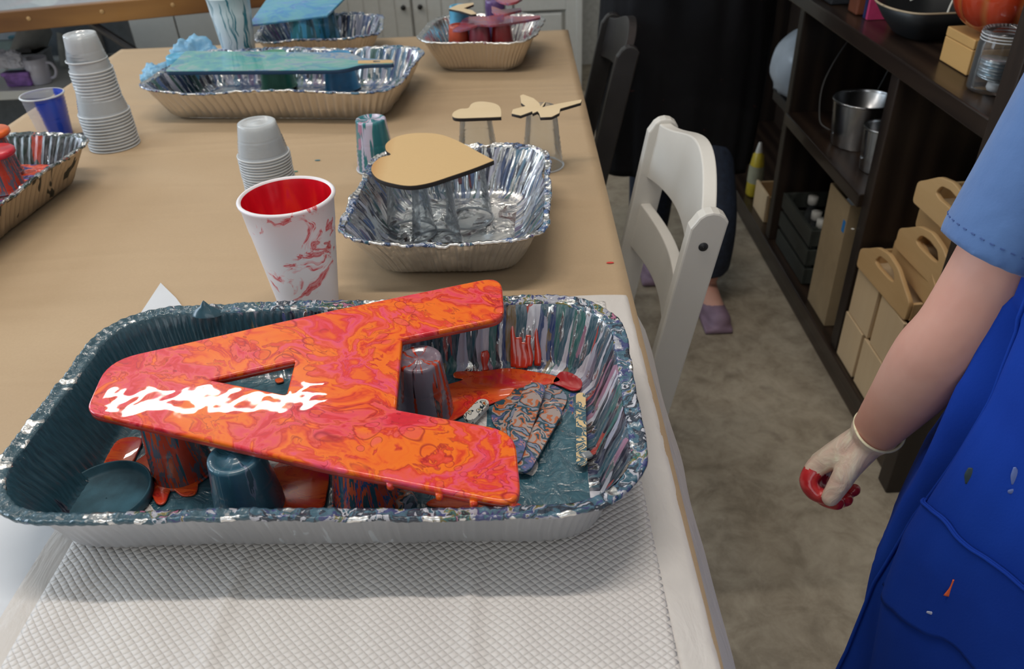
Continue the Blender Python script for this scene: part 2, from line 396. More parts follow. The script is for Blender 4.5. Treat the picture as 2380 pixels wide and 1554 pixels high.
struct(ob('wall_front', boxm(((-3.45, -2.6, 0), (1.16, -2.45, 1.1)), ((-3.45, -2.6, 2.4), (1.16, -2.45, 2.7)), ((-3.45, -2.6, 1.1), (-1.9, -2.45, 2.4)),
       ((.7, -2.6, 1.1), (1.16, -2.45, 2.4))), M_WALL))
def window(name, a, b, ax):
    """frame with one mullion round an opening"""
    x0, y0 = a; x1, y1 = b; t = .05; z0, z1 = 1.1, 2.4
    bm = bmesh.new(); m = ((x0 + x1) / 2, (y0 + y1) / 2)
    def bar(p, q): box(bm, p, q)
    if ax == 'y':
        for y in (y0, m[1] - t / 2, y1 - t): bar((x0, y, z0), (x1, y + t, z1))
        for z in (z0, z1 - t): bar((x0, y0, z), (x1, y1, z + t))
    else:
        for x in (x0, m[0] - t / 2, x1 - t): bar((x, y0, z0), (x + t, y1, z1))
        for z in (z0, z1 - t): bar((x0, y0, z), (x1, y1, z + t))
    return struct(ob(name, bm, M_WHITE))
window('window_1', (-3.56, -.1), (-3.50, 1.3), 'y'); window('window_2', (-3.56, 1.8), (-3.50, 3.2), 'y'); window('window_3', (-1.9, -2.56), (.7, -2.50), 'x')
M_EM = G('light_diffuser').P(col=(.8, .8, .8), rough=.6)
for (x, y, L), pw in zip(STRIPS, POW):
    o = thing('ceiling_light', 'long white strip light fixed to the ceiling', 'ceiling light', (x, y, 2.7), group='strip lights on the ceiling')
    ob('housing', boxm(((-L / 2, -.07, -.05), (L / 2, .07, 0))), M_WHITE, o)

# ---------------------------------------------------------------- work table, kraft paper
g = G('kraft_paper'); v = g.co()
n = g.noise(v, 2.5, 3, .5); nf = g.noise(v, 350, 2); nw = g.noise(g.co(scale=(1, 5, 1)), 1.6, 2, .6)
sm = g.ramp(g.noise(v, 130, 1), [(.80, 0), (.81, .6)])
g.P(col=g.mix(g.math('MULTIPLY', nf, .35), g.ramp(n, [(.3, (.475, .335, .205)), (.7, (.53, .385, .24))]), (.38, .265, .16)), rough=.62, spec=.35,
    normal=g.bump(nf, .12, .0006, g.bump(nw, .5, .03)))
M_KRAFT = g.m
M_DKWOOD = wood('dark_stained_wood', (.050, .031, .021), (.016, .010, .008), .9, .33, 'y', coat=.15)
M_DKWOODZ = wood('dark_stained_wood_upright', (.036, .024, .018), (.012, .008, .007), .9, .4, 'z')
M_BLACKM = plain('black_metal', (.02, .02, .022), .4, .6, var=.05, bump=.03)
t = thing('work_table', 'long wide work table covered in brown kraft paper', 'table', (-.44, .9, 0))
TL, TR, TN, TF = -1.02 + .44, .150 + .44, -1.15, 1.235
bm = bmesh.new(); box(bm, (TL, TN, .722), (TR, TF, .7585))
for v_ in bm.verts:
    if v_.co.x > 0: v_.co.x -= .0156 * (TF - v_.co.y)
ob('tabletop', bm, wood('oak_edge', (.34, .19, .08), (.16, .08, .03), 1, .4, 'y'), t, bevel=.003)
ob('apron_frame', boxm(((TL + .08, TN + .08, .64), (TR - .08, TN + .1, .722)), ((TL + .08, TF - .1, .64), (TR - .08, TF - .08, .722)), ((TL + .08, TN + .1, .64), (TL + .1, TF - .1, .722)), ((TR - .1, TN + .1, .64), (TR - .08, TF - .1, .722))), M_BLACKM, t)
for x in (TL + .08, TR - .12):
    for y in (TN + .08, TF - .12): ob('leg', boxm(((x, y, 0), (x + .04, y + .04, .66))), M_BLACKM, t)
def paper(name, poly, z, drop, mat, thick=.0008):
    bm = bmesh.new(); nx, ny = 70, 120
    x0, x1, y0, y1 = poly; V = []
    for j in range(ny + 1):
        row = []
        for i in range(nx + 1):
            u, w_ = i / nx, j / ny; y = y0 + (y1 - y0) * w_
            xl, xr = x0 - .004, x1(w_); x = xl + (xr - xl) * u
            zz = z + .0016 * (mn.noise(Vector((x * 3, y * 2.2, 0))) + .5)
            if i == 0: zz -= drop; x -= .000
            if j in (ny, 0): zz -= drop
            row.append(bm.verts.new((x, y, zz)))
        V.append(row)
    for j in range(ny):
        for i in range(nx): bm.faces.new((V[j][i], V[j][i + 1], V[j + 1][i + 1], V[j + 1][i]))
    o = ob(name, bm, mat, smooth=True); s = o.modifiers.new('s', 'SOLIDIFY'); s.thickness = thick; s.offset = -1; return o
kp = paper('kraft_paper_sheet', (-1.028, lambda w_: .126 + .021 * w_, -.25, 2.145), .7598, .022, M_KRAFT)
tag(kp, 'brown kraft paper sheet covering the whole work table', 'paper')

# absorbent pad and the plain sheet under it
g = G('quilted_pad'); v = g.co(rot=(0, 0, .12)); s = g.sep(v)
wv = g.noise(g.co(), 18, 2, out='Color'); ws = g.sep(wv)
a = g.math('ADD', g.math('MULTIPLY', g.math('ADD', s[0], g.math('MULTIPLY', s[1], 1.25)), 385), g.math('MULTIPLY', ws[0], 3.0))
b = g.math('ADD', g.math('MULTIPLY', g.math('SUBTRACT', s[0], g.math('MULTIPLY', s[1], 1.25)), 385), g.math('MULTIPLY', ws[1], 3.0))
q = g.math('MULTIPLY', g.math('ABSOLUTE', g.math('SINE', a)), g.math('ABSOLUTE', g.math('SINE', b)))
q = g.math('POWER', q, .35)
fold = g.noise(g.co(scale=(1, .25, 1)), 16, 3, 1)
g.P(col=g.ramp(g.noise(g.co(scale=(1, .3, 1)), 8, 2), [(.3, (.72, .68, .66)), (.7, (.78, .74, .71))]), rough=.75, normal=g.bump(q, .6, .0024, g.bump(fold, .35, .008)), sss=.0)
M_PAD = g.m
g = G('pad_border'); n = g.noise(g.co(scale=(1, .4, 1)), 40, 4, 1)
g.P(col=(.66, .62, .59), rough=.45, normal=g.bump(n, .5, .004)); M_PADB = g.m
def grid(fn, nx, ny):
    bm = bmesh.new(); V = [[bm.verts.new(fn(i / nx, j / ny)) for i in range(nx + 1)] for j in range(ny + 1)]
    for j in range(ny):
        for i in range(nx): bm.faces.new((V[j][i], V[j][i + 1], V[j + 1][i + 1], V[j + 1][i]))
    return bm
PX0, PX1, PY0, PY1 = -.408, .137, .02, .814
def padpt(x, y):
    f = .0012 * (1 + mn.noise(Vector((x * 9, y * 3, 4)))) + .0012 * (1 + mn.noise(Vector((x * 40, y * 14, 9))))
    for c in (-.235, -.045): f += .0022 * math.exp(-((x - c - .004 * mn.noise(Vector((0, y * 12, c)))) / .006) ** 2)
    over = max(0, x - .128)
    return (x - .35 * over, y, .7625 + f - over * 1.3 - max(0, x - .1) * .05)
pad = thing('absorbent_pad', 'white quilted absorbent pad spread under the big paint-filled foil tray', 'pad', (0, 0, 0))
o = ob('quilted_centre', grid(lambda u, w_: Vector(padpt(PX0 + .022 + (.100 - PX0 - .022) * u, PY0 + .03 + (PY1 - PY0 - .045) * w_)) + Vector((0, 0, .0004)), 110, 150), M_PAD, pad, smooth=True)
o.modifiers.new('s', 'SOLIDIFY').thickness = .0008
bm = grid(lambda u, w_: padpt(PX0 + (PX1 + .030 + .012 * mn.noise(Vector((0, w_ * 9, 1))) - PX0) * u, PY0 + (PY1 - PY0) * w_), 130, 150)
for v_ in bm.verts: 
    if v_.co.x < .099 and v_.co.x > PX0 + .024 and PY0 + .032 < v_.co.y < PY1 - .017: v_.co.z -= .0012
o = ob('border_film', bm, M_PADB, pad, smooth=True, label='thin glossy edge of the pad, slightly creased')
sheet_poly = [(-.469, .892), (-.435, .852), (-.37, .76), (-.34, .60), (-.34, .10), (-.60, .05), (-.52, .40), (-.458, .58), (-.466, .74)]
c = centre(sheet_poly)
o = link('plastic_sheet', cut('plastic_sheet', [[(a - c.x, b - c.y) for a, b in sheet_poly]], .0006, .0001, 1), plain('film_white', (.66, .68, .72), .3, bump=.2, nscale=12, var=.04), None, (c.x, c.y, .7624))
tag(o, 'plain white liner with one corner poking out behind the big tray', 'sheet')

# ---------------------------------------------------------------- foil trays
def rrect(a, b, r, n):
    """closed rounded rectangle; the same index lies on the same side/corner for every ring"""
    r = min(r, a * .98, b * .98); out = []
    ns, nc = n
    cor = [(a - r, -b + r, -PI / 2), (a - r, b - r, 0), (-a + r, b - r, PI / 2), (-a + r, -b + r, PI)]
    st = [((-a + r, -b), (a - r, -b), ns[0]), ((a, -b + r), (a, b - r), ns[1]), ((a - r, b), (-a + r, b), ns[0]), ((-a, b - r), (-a, -b + r), ns[1])]
    for (p, q, m), (cx, cy, a0) in zip(st, cor):
        for k in range(m): t = k / m; out.append((p[0] + (q[0] - p[0]) * t, p[1] + (q[1] - p[1]) * t))
        for k in range(nc): t = a0 + PI / 2 * k / nc; out.append((cx + r * math.cos(t), cy + r * math.sin(t)))
    return out
def foil_tray(label, c, rot, L, W, H, mats, pitch=.008, amp=.0011, crumple=.0006, inset=.036, cr=.055, z=.762, fl=.011, rimh=.0022, seed=0, wav=.0012, group=None):
    m_in, m_floor, m_rim, m_out = mats
    root = thing('foil_tray', label, 'foil tray', (c[0], c[1], z), rot, group)
    a, b = L / 2 - fl, W / 2 - fl; per = 4 * (a + b)
    ns = (int((2 * (a - cr)) / pitch) * 6, int((2 * (b - cr)) / pitch) * 6); nc = int(cr * PI / 2 / pitch) * 6 + 6
    n = (ns, nc)
    def ring(ins, zz, rr, flute, off=0, cr_=crumple):
        pts = rrect(a - ins + off, b - ins + off, rr, n); N = len(pts); out = []
        for i, (x, y) in enumerate(pts):
            px, py = pts[i - 1]; qx, qy = pts[(i + 1) % N]; t = Vector((qx - px, qy - py, 0)).normalized(); nr = Vector((t.y, -t.x, 0))
            d = flute * math.cos(2 * PI * i / 6) + cr_ * 2 * mn.noise(Vector((x * 28 + seed, y * 28, zz * 30))) * (1 if zz > .002 else .3)
            out.append(Vector((x, y, zz)) + nr * d)
        return out
    def wave(x, y): return wav * 2 * mn.noise(Vector((x * 9 + seed, y * 9, 3)))
    prof = [(0, H - .001, cr, 0), (.0015, H - .004, cr, .5), (inset * .2, H * .78, cr * .95, 1), (inset * .42, H * .56, cr * .9, 1), (inset * .62, H * .35, cr * .85, 1), (inset * .8, H * .16, cr * .78, 1), (inset * .9, .006, cr * .72, .6), (inset + .006, .0006, cr * .68, 0)]
    bm = bmesh.new(); uv = bm.loops.layers.uv.new('uv')
    def strip(rs, mi, vv, flip=False):
        vr = []
        for r in rs:
            row = []
            for p in r:
                q = p.copy(); q.z += wave(p.x, p.y) * min(1, p.z / H); row.append(bm.verts.new(q))
            vr.append(row)
        N = len(vr[0])
        for j in range(len(vr) - 1):
            for i in range(N):
                k = (i + 1) % N; f = bm.faces.new((vr[j][i], vr[j][k], vr[j + 1][k], vr[j + 1][i]) if not flip else (vr[j + 1][i], vr[j + 1][k], vr[j][k], vr[j][i]))
                f.material_index = mi; f.smooth = True
                for lp, (ii, jj) in zip(f.loops, ((i, j), (i + 1, j), (i + 1, j + 1), (i, j + 1)) if not flip else ((i, j + 1), (i + 1, j + 1), (i + 1, j), (i, j))):
                    lp[uv].uv = (ii / N * per, vv[jj])
        return vr
    rs = [ring(i_, z_, r_, amp * f_) for i_, z_, r_, f_ in prof]
    vv = [k / (len(prof) - 1) * (H + .01) for k in range(len(prof))]
    last = strip(rs, 0, vv, True)[-1]
    # floor rings
    prev = last; K = 9
    for k in range(1, K):
        s = 1 - k / K; row = []
        for p in rs[-1]:
            q = Vector((p.x * s, p.y * s, p.z + crumple * 3 * mn.noise(Vector((p.x * s * 22, p.y * s * 22, seed))) * min(1, k) + .0006)); row.append(bm.verts.new(q))
        N = len(row)
        for i in range(N):
            f = bm.faces.new((row[i], row[(i + 1) % N], prev[(i + 1) % N], prev[i])); f.material_index = 1; f.smooth = True
        prev = row
    f = bm.faces.new(prev[::-1]); f.material_index = 1
    me = bpy.data.meshes.new('pan_lining'); bm.to_mesh(me); bm.free(); link('pan_lining', me, [m_in, m_floor], root, label='inside of the tray streaked with dried paint')
    bm = bmesh.new(); uv = bm.loops.layers.uv.new('uv')
    rs = [ring(i_, z_ - .0009, r_, amp * f_, .0008) for i_, z_, r_, f_ in prof]
    last = strip(rs, 0, vv)[-1]; bm.faces.new(last[::-1])
    me = bpy.data.meshes.new('pan_shell'); bm.to_mesh(me); bm.free(); link('pan_shell', me, m_out, root)
    # flange with rolled edge
    bm = bmesh.new(); uv = bm.loops.layers.uv.new('uv'); q = []
    for off, dz in ((-.0006, -.004), (.0008, .0002), (fl * .3, .0008), (fl * .65, .0004), (fl - .002, rimh), (fl, rimh * .8), (fl + .0006, -.0004), (fl - .001, -.0022), (fl - .003, -.0016), (fl * .5, -.0012), (.0012, -.0014), (.0004, -.005)):
        rr = []
        for i, p in enumerate(rrect(a + off, b + off, cr + max(off, 0), n)):
            cf = math.cos(2 * PI * i / 6) * .0004
            rr.append(Vector((p[0], p[1], H + dz + cf + (crumple * 1.6 * mn.noise(Vector((p[0] * 70, p[1] * 70, seed + 5)))))) + Vector((p[0], p[1], 0)).normalized() * crumple * 2 * mn.noise(Vector((p[0] * 40, p[1] * 40, seed))) * (off > .002))
        q.append(rr)
    strip(q, 0, [k * .002 for k in range(len(q))], True)
    bmesh.ops.recalc_face_normals(bm, faces=bm.faces)
    me = bpy.data.meshes.new('rim'); bm.to_mesh(me); bm.free(); link('rim', me, m_rim, root)
    return root
m1 = (streak('paint_runs_slate', PAL, .60, 210, slate=.02), pan_floor('slate_floor', 'slate'), rimmat('rim_slate', PALRIM, .60, slate=-.03, pink=True), foil_outer('foil_smooth', (.80, .80, .82), ((.5, .52, .54), .66, 50), .42))
T1 = foil_tray('large foil tray in front, coated in slate blue paint under the letter', (-.168, .557), math.radians(-1.6), .532, .306, .0685, m1, .0085, .0007, .0009, .024, .062, seed=1, z=.7650, fl=.013, wav=.0016, rimh=.003)
m2 = (streak('paint_runs_mixed', PALB, .50, 230), pan_floor('foil_floor', 'foil'), rimmat('rim_blue', PALB + [(.96, (.4, .12, .15))], .50), foil_outer('foil_crumpled', (.88, .87, .84), ((.01, .16, .12), .74, 26), .30, 1.0))
T2 = foil_tray('small crumpled foil tray under the large tan wooden heart', (-.088, 1.003), math.radians(-3), .268, .322, .066, m2, .0085, .0009, .0022, .036, .05, seed=2, fl=.009, wav=.003)
m3 = (streak('paint_runs_cool', PALB, .56, 200), pan_floor('blue_floor', 'blue'), rimmat('rim_cool', PALB, .53), foil_outer('foil_warm', (.78, .72, .64), ((.015, .015, .02), .74, 30), .38))
T3 = foil_tray('long foil tray under the marbled teal and green paddle board', (-.455, 1.630), math.radians(-8), .525, .31, .066, m3, .017, .0022, .0014, .034, .055, seed=3, fl=.010, wav=.004)
T4 = foil_tray('half-size foil tray behind the long one, under the tilted blue panel', (-.455, 1.985), math.radians(6), .30, .235, .062, m3, .010, .0013, .002, .034, .05, seed=4, fl=.010, wav=.005)
m5 = (streak('paint_runs_red', PALR, .42, 170), pan_floor('red_floor', 'red'), rimmat('rim_clean', PALR, .40), foil_outer('foil_warm_clean', (.76, .67, .56), None, .38))
T5 = foil_tray('small foil tray with red-stained cups at the far right of the table', (-.063, 1.872), math.radians(-9), .268, .262, .072, m5, .010, .0012, .0012, .034, .05, seed=5, fl=.012, wav=.003)
m6 = (streak('paint_runs_dark', PALD, .72, 110), pan_floor('lava_floor', 'lava'), rimmat('rim_dark', PALD, .56), foil_outer('foil_stained', (.50, .42, .33), ((.02, .02, .015), .62, 40), .40))
T6 = foil_tray('foil tray with orange and purple spills at the left edge of the table', (-.872, 1.055), math.radians(-5), .32, .50, .066, m6, .013, .0016, .0014, .034, .05, seed=6, fl=.010, wav=.003)

q = rrect(.124, .212, .040, (10, 10, ) and ((10, 12), 8)); o = link('paint_fill', cut('paint_fill', [q], .006, .001, 1), m6[1], T6, (0, 0, .027), label='thick orange, purple and grey paint spilled across the tray')
# ---------------------------------------------------------------- letter cut-out
M_FIRE = pour('pour_fire', FIRE)
M_EDGE = plain('edge_drips', (.35, .03, .015), .25, var=.5, nscale=30, coat=.5)
OUT = [(1120, 647), (1172, 664), (1171, 738), (1160, 733), (935, 786), (920, 950), (1018, 966), (1198, 1003), (1210, 1150), (1160, 1172), (780, 1090), (203, 956), (201, 928), (248, 838), (780, 718), (1077, 654)]
AP, AA = Vector((-.18, .55, .8445)), .05
AN = Vector((0, -math.sin(AA), math.cos(AA)))
def onA(px, py):
    d = ray(px, py); o = Vector((0, 0, CAMZ)); p = o + d * ((AP - o).dot(AN) / d.dot(AN)); q = p - AP
    return (q.x, q.y / math.cos(AA))
poly = [onA(a, b) for a, b in [(1165, 640), (1173, 737), (935, 786), (920, 950), (1196, 1000), (1213, 1176), (780, 1090), (196, 956), (250, 836), (780, 718)]]
poly = rnd(poly, [.024, .016, .002, .002, .022, .022, .001, .014, .028, .001], 7)
tri = rnd([onA(a, b) for a, b in [(486, 881), (686, 836), (665, 916)]], .003, 3)
A = thing('letter_cutout', 'big letter A cutout dripping with glossy orange, pink and crimson poured paint', 'letter', AP, (AA, 0, 0))
link('painted_face', cut('painted_face', [poly, tri], .0055, .0022, 3), M_FIRE, A)
link('board_core', cut('board_core', [poly, tri], .0055, .0022, 2), M_EDGE, A, (0, 0, -.0040), label='darker paint-coated lower edge')
for px, py, l in ((300, 985, .006), (470, 1015, .005), (640, 1058, .006), (905, 1125, .007), (1100, 1168, .006), (1020, 1150, .005), (1190, 1172, .010), (560, 1040, .005)):
    p = onA(px, py - 14)
    ob('paint_drip', tube(bmesh.new(), [(p[0], p[1], -.004, .003), (p[0], p[1], -.0095, .0035), (p[0], p[1], -.0102 - l * .3, .002)], 8), M_FIRE, A, smooth=True)

# ---------------------------------------------------------------- cups
M_CLEAR = clear_plastic('clear_plastic', white=.05); M_CLEARRIM = clear_plastic('clear_plastic_rim', (.99, 1, 1), white=.6, dif=.85)
M_FROST = clear_plastic('frosted_plastic', (.99, 1, 1), white=.36, dif=.85)
def cup_mesh(name, rr, rb, h, ribs=6, seg=40, t=.0006):
    """upside-down cup: rim at z=0, closed base at z=h"""
    prof = [(rr, .0)]; 
    for k in range(1, 25):
        u = k / 24; r = rr + (rb - rr) * u
        if ribs and .12 < u < .55: r += .0006 * math.cos(k * PI)
        prof.append((r, h * u * .985))
    prof += [(rb - .0012, h), (rb - .005, h), (rb - .007, h - .0022), (rb * .3, h - .0022), (rb * .25, h - .0008), (.0004, h - .0008)]
    return lathe(prof, seg, cap1=True)
def cup(label, loc, rr, rb, h, mat, rimmat_=None, group=None, name='plastic_cup', upright=False, tilt=None, cat='cup'):
    o = thing(name, label, cat, loc, 0, group)
    if upright: o.rotation_euler = (PI, 0, 0); o.location = Vector(loc) + Vector((0, 0, h))
    if tilt: o.rotation_euler = tilt
    ob('cup_wall', cup_mesh(name, rr, rb, h), mat, o, smooth=True)
    ob('rim', lathe([(rr - .0008, .0002), (rr + .0008, -.0001), (rr + .0022, .0012), (rr + .0018, .0028), (rr + .0004, .003), (rr - .0008, .0002)], 40), rimmat_ or M_CLEARRIM, o, smooth=True)
    return o
def drippy(name, base, pal, thr=.5, us=20, rough=.25, metal=0):
    """paint running down a cup: stripes by angle, from object coordinates"""
    if name in _mc: return _mc[name]
    g = G(name); v = g.co(); s = g.sep(v)
    an = g.math('ARCTAN2', s[1], s[0])
    cv = g.n('CombineXYZ', {0: g.math('MULTIPLY', an, 1.0), 1: g.math('MULTIPLY', s[2], 3.5), 2: 0.0}).outputs[0]
    n = g.noise(cv, us * .12, 2, .2); f2 = g.noise(g.n('CombineXYZ', {0: an, 1: g.math('MULTIPLY', s[2], 6), 2: 3.0}).outputs[0], us * .2, 3)
    m = g.ramp(n, [(thr - .01, 0), (thr + .01, 1)])
    col = g.mix(m, base, g.ramp(f2, pal, 'CONSTANT'))
    g.P(col=col, rough=rough, coat=.4, normal=g.bump(g.math('ADD', m, g.math('MULTIPLY', f2, .5)), .4, .0012)); _mc[name] = g.m; return g.m
FZ = .7664   # floor of the front tray
M_SLATECUP = drippy('slate_cup_paint', (.035, .115, .165), [(0, (.03, .10, .15)), (.62, (.035, .12, .17)), (.66, (.13, .17, .25)), (.70, (.02, .06, .09))], .45, 14, .3)
cup('slate blue painted cup under the left leg of the letter', (-.2415, .4835, FZ), .0295, .0225, .0625, M_SLATECUP, M_SLATECUP)
mB = drippy('striped_cup_paint', (.02, .09, .15), [(0, (.6, .06, .02)), (.44, (.02, .08, .25)), (.5, (.65, .10, .03)), (.58, (.02, .07, .10)), (.7, (.05, .1, .3))], .47, 26)
cup('blue cup with orange runs under the front edge of the letter', (-.139, .4835, FZ), .0300, .0225, .0625, mB, mB)
mC = drippy('red_run_cup_paint', (.20, .16, .20), [(0, (.5, .03, .01)), (.45, (.42, .04, .01)), (.6, (.04, .02, .03))], .585, 22, .2)
cup('grey ribbed cup with red runs in the notch of the letter', (-.099, .603, FZ), .028, .0215, .0680, mC, mC)
mD = drippy('dark_run_cup_paint', (.03, .10, .14), [(0, (.5, .05, .02)), (.5, (.12, .12, .16)), (.6, (.55, .08, .02))], .42, 26)
cup('paint-streaked cup standing in the orange puddle at the left of the tray', (-.318, .535, FZ), .027, .0215, .0648, mD, mD)

# puddles and other paint in the front tray (parts of it)
def puddle(px, z=.7672, th=.0022, mat=None, parent=T1, name='paint_puddle'):
    q = catmull([tuple(at(a, b, z)[:2]) for a, b in px], 5, True); c = centre(q)
    me = cut(name, [[(a - c.x, b - c.y) for a, b in q]], th, th * .45, 2)
    o = link(name, me, mat or M_FIRE2, None, None, True, label='glossy orange-red puddle of paint')
    inv = Matrix.Translation(parent.location) @ Matrix.Rotation(parent.rotation_euler.z, 4, 'Z')
    o.parent = parent; o.matrix_local = inv.inverted() @ Matrix.Translation((c.x, c.y, z + th))
    return o
g = G('multi_stick'); v = g.co(); n = g.math('MULTIPLY', g.math('SUBTRACT', g.noise(g.mix(.02, v, g.noise(v, 60, 2, out='Color'), 'ADD'), 30, 2.5, 1.4), .28), 2.3, True)
g.P(col=g.ramp(n, [(0, (.03, .05, .15)), (.15, (.25, .28, .36)), (.3, (.02, .07, .10)), (.42, (.5, .14, .05)), (.5, (.4, .32, .3)), (.6, (.03, .08, .12)), (.7, (.10, .12, .28)), (.8, (.40, .2, .25)), (.88, (.04, .1, .13))], 'CONSTANT'), rough=.3, coat=.4, normal=g.bump(n, .5, .0012)); M_STK2 = g.m
M_FIRE2 = pour('pour_fire_dark', [(.3, (.55, .01, .03)), (.42, (.70, .05, .02)), (.5, (.80, .12, .02)), (.58, (.75, .06, .02)), (.68, (.7, .02, .05))], 14, .06, .08, (.3, .01, .01))
puddle([(232, 1110), (262, 1040), (290, 1020), (330, 1022), (318, 1060), (300, 1090), (262, 1120)])
puddle([(300, 1090), (345, 1055), (385, 1038), (430, 1050), (460, 1085), (462, 1120), (455, 1150), (425, 1155), (400, 1140), (385, 1170), (365, 1172), (345, 1140), (300, 1110)])
puddle([(640, 1085), (700, 1060), (760, 1090), (760, 1150), (740, 1185), (640, 1180), (628, 1130)])
puddle([(1010, 940), (1020, 905), (1075, 885), (1055, 878), (1062, 866), (1120, 865), (1180, 858), (1240, 866), (1290, 876), (1300, 890), (1240, 900), (1200, 905), (1180, 925), (1130, 945), (1080, 965), (1040, 985), (1012, 980)])
puddle([(1290, 880), (1305, 866), (1330, 870), (1352, 885), (1350, 905), (1330, 910), (1305, 900), (1285, 892)], mat=plain('red_paint', (.45, .01, .012), .15, coat=.6))
puddle([(1000, 1165), (1040, 1158), (1120, 1168), (1180, 1165), (1215, 1178), (1200, 1190), (1010, 1180)])
puddle([(640, 884), (655, 880), (660, 888), (645, 892)])
puddle([(1142, 960), (1160, 925), (1195, 905), (1235, 890), (1290, 898), (1318, 925), (1300, 965), (1262, 1000), (1225, 1035), (1195, 1075), (1185, 1020), (1150, 990)], th=.0014, mat=M_STK2, name='paint_skin')['label'] = 'wrinkled skin of many-coloured dried paint'
# thick runs down the back wall (parts of the tray)
def wallrun(px, py0, py1, w, mat):
    p0, p1 = at(px, py0, .828), at(px, py1, .770)
    y0, y1 = .6985, .668
    pts = []
    for k in range(5):
        t = k / 4; z = .826 + (.772 - .826) * ((py0 - 700) / 160 + t * (py1 - py0) / 160)
        pts.append((p0.x + .0005 * math.sin(k * 2 + px), y0 + (y1 - y0) * ((.830 - z) / .06) - .001, z, w * (1 + .25 * math.sin(k * 1.7 + px)), .0016))
    inv = Matrix.Translation(T1.location) @ Matrix.Rotation(T1.rotation_euler.z, 4, 'Z')
    o = ob('paint_run', tube(bmesh.new(), catmull(pts, 3), 10), mat, None, smooth=True)
    o.parent = T1; o.matrix_local = inv.inverted()
M_REDRUN = plain('orange_red_paint', (.55, .035, .012), .15, coat=.6, var=.3)
for px, a_, b_, w_ in ((1190, 722, 862, .0035), (1204, 780, 866, .0055), (1216, 795, 866, .005), (1246, 728, 862, .0032), (1118, 815, 870, .004), (1228, 775, 862, .0035)): wallrun(px, a_, b_, w_, M_REDRUN)
ob('paint_peak', lathe([(.012, -.002), (.009, .004), (.004, .008), (.0015, .013), (.0003, .015)], 14, ell=(1.4, .7)), plain('slate_lump', SLATE, .3, nscale=60, var=.3, bump=.6, coat=.4), T1, (-.168, .142, .066), smooth=True, label='raised dab of slate paint on the rim')
M_WINER = plain('wine_paint', (.16, .012, .012), .2, coat=.6, var=.5)
for x, z0, z1, w_ in ((-.030, .062, .012, .0035), (-.018, .060, .006, .0045), (-.006, .060, .016, .003), (.010, .058, .010, .0035), (.024, .055, .02, .0025)):
    ob('paint_run', tube(bmesh.new(), catmull([(x + .0015 * math.sin(k * 2), .1515 - (.066 - (z0 + (z1 - z0) * k / 4)) / .066 * .030 - .001, z0 + (z1 - z0) * k / 4, w_ * (1 + .25 * math.sin(k * 1.9 + x * 50)), .0018) for k in range(5)], 3), 10), M_WINER, T2, smooth=True)
# jar lid
M_SLATE = plain('slate_paint', (.035, .10, .14), .5, nscale=60, var=.3, bump=.5, spec=.25)
g = G('blotched_white'); n = g.noise(g.co(), 130, 1.5); g.P(col=g.ramp(n, [(0, (.65, .64, .60)), (.54, (.02, .04, .05)), (.60, (.65, .63, .58)), (.66, (.25, .16, .03)), (.7, (.4, .08, .03))], 'CONSTANT'), rough=.3, coat=.4); M_BLOT = g.m
lid = thing('jar_lid', 'round jar lid coated in slate paint in the near left corner of the big tray', 'lid', (-.374, .4985, FZ + .0006), (.0, .0, 0))
ob('lid_shell', lathe([(.0005, .003), (.034, .003), (.0372, .0045), (.0382, .0105), (.0392, .0115), (.0402, .0105), (.0402, .001), (.034, 0), (.0005, 0)], 56), M_SLATE, lid, smooth=True)
# craft sticks
g = G('spattered_stick'); v = g.co(); n = g.noise(g.mix(.02, v, g.noise(v, 60, 2, out='Color'), 'ADD'), 85, 2, 1)
g.P(col=g.ramp(n, [(.3, (.75, .56, .30)), (.47, (.05, .13, .18)), (.56, (.78, .60, .34)), (.6, (.04, .12, .17))], 'CONSTANT'), rough=.35, normal=g.bump(n, .4, .001)); M_STK = g.m

def stick(label, a, b, w, mat, z=.772, th=.002, name='craft_stick', lift=0, cat='stick'):
    p, q = at(*a, z), at(*b, z); L = (p - q).length / 2; d = (p - q)
    lp = [(-L + w / 2 - w / 2 * math.cos(t), w / 2 * math.sin(t)) for t in [PI * k / 8 - PI / 2 for k in range(0)]] 
    lp = [(L - w / 2 + w / 2 * math.cos(PI * k / 8 - PI / 2), w / 2 * math.sin(PI * k / 8 - PI / 2)) for k in range(9)] + [(-L + w / 2 + w / 2 * math.cos(PI * k / 8 + PI / 2), w / 2 * math.sin(PI * k / 8 + PI / 2)) for k in range(9)]
    m = (p + q) / 2
    o = link(name, cut(name, [lp], th, .0004, 1), mat, None, (m.x, m.y, z + th))
    o.rotation_euler = (0, -lift, math.atan2(d.y, d.x)); return tag(o, label, cat)
stick('straight craft stick with slate spatters near the right wall of the big tray', (1350, 915), (1352, 1085), .0098, M_STK)
stick('paint-caked flat stick in the big tray, left one of the leaning pair', (1248, 893), (1178, 1085), .022, M_STK2, .7735, .003)
stick('paint-caked flat stick with a dark blue edge, right one of the leaning pair', (1292, 948), (1205, 1100), .019, M_STK2, .7715, .003)
stick('short white stir stick with dark blotches beside the letter notch', (1130, 938), (1085, 985), .013, M_BLOT, .7715, .006)
o = ob('dried_paint_chunk', boxm(((-.006, -.004, 0), (.005, .004, .005))), plain('chip_grey', (.3, .33, .36), .3), None, at(1362, 1062, .770), bevel=.002); o.rotation_euler = (.3, .2, .6); tag(o, 'pale chip of dried paint at the foot of the straight craft stick', 'paint chip')
o = ob('paint_lump', lathe([(.0005, .012), (.007, .0125), (.009, .010), (.0115, .002), (.0115, 0)], 20, cap0=True, cap1=True), M_STK2, None, at(940, 1172, .769), smooth=True); tag(o, 'small round bottle cap crusted with mixed paint under the right leg of the letter', 'cap')

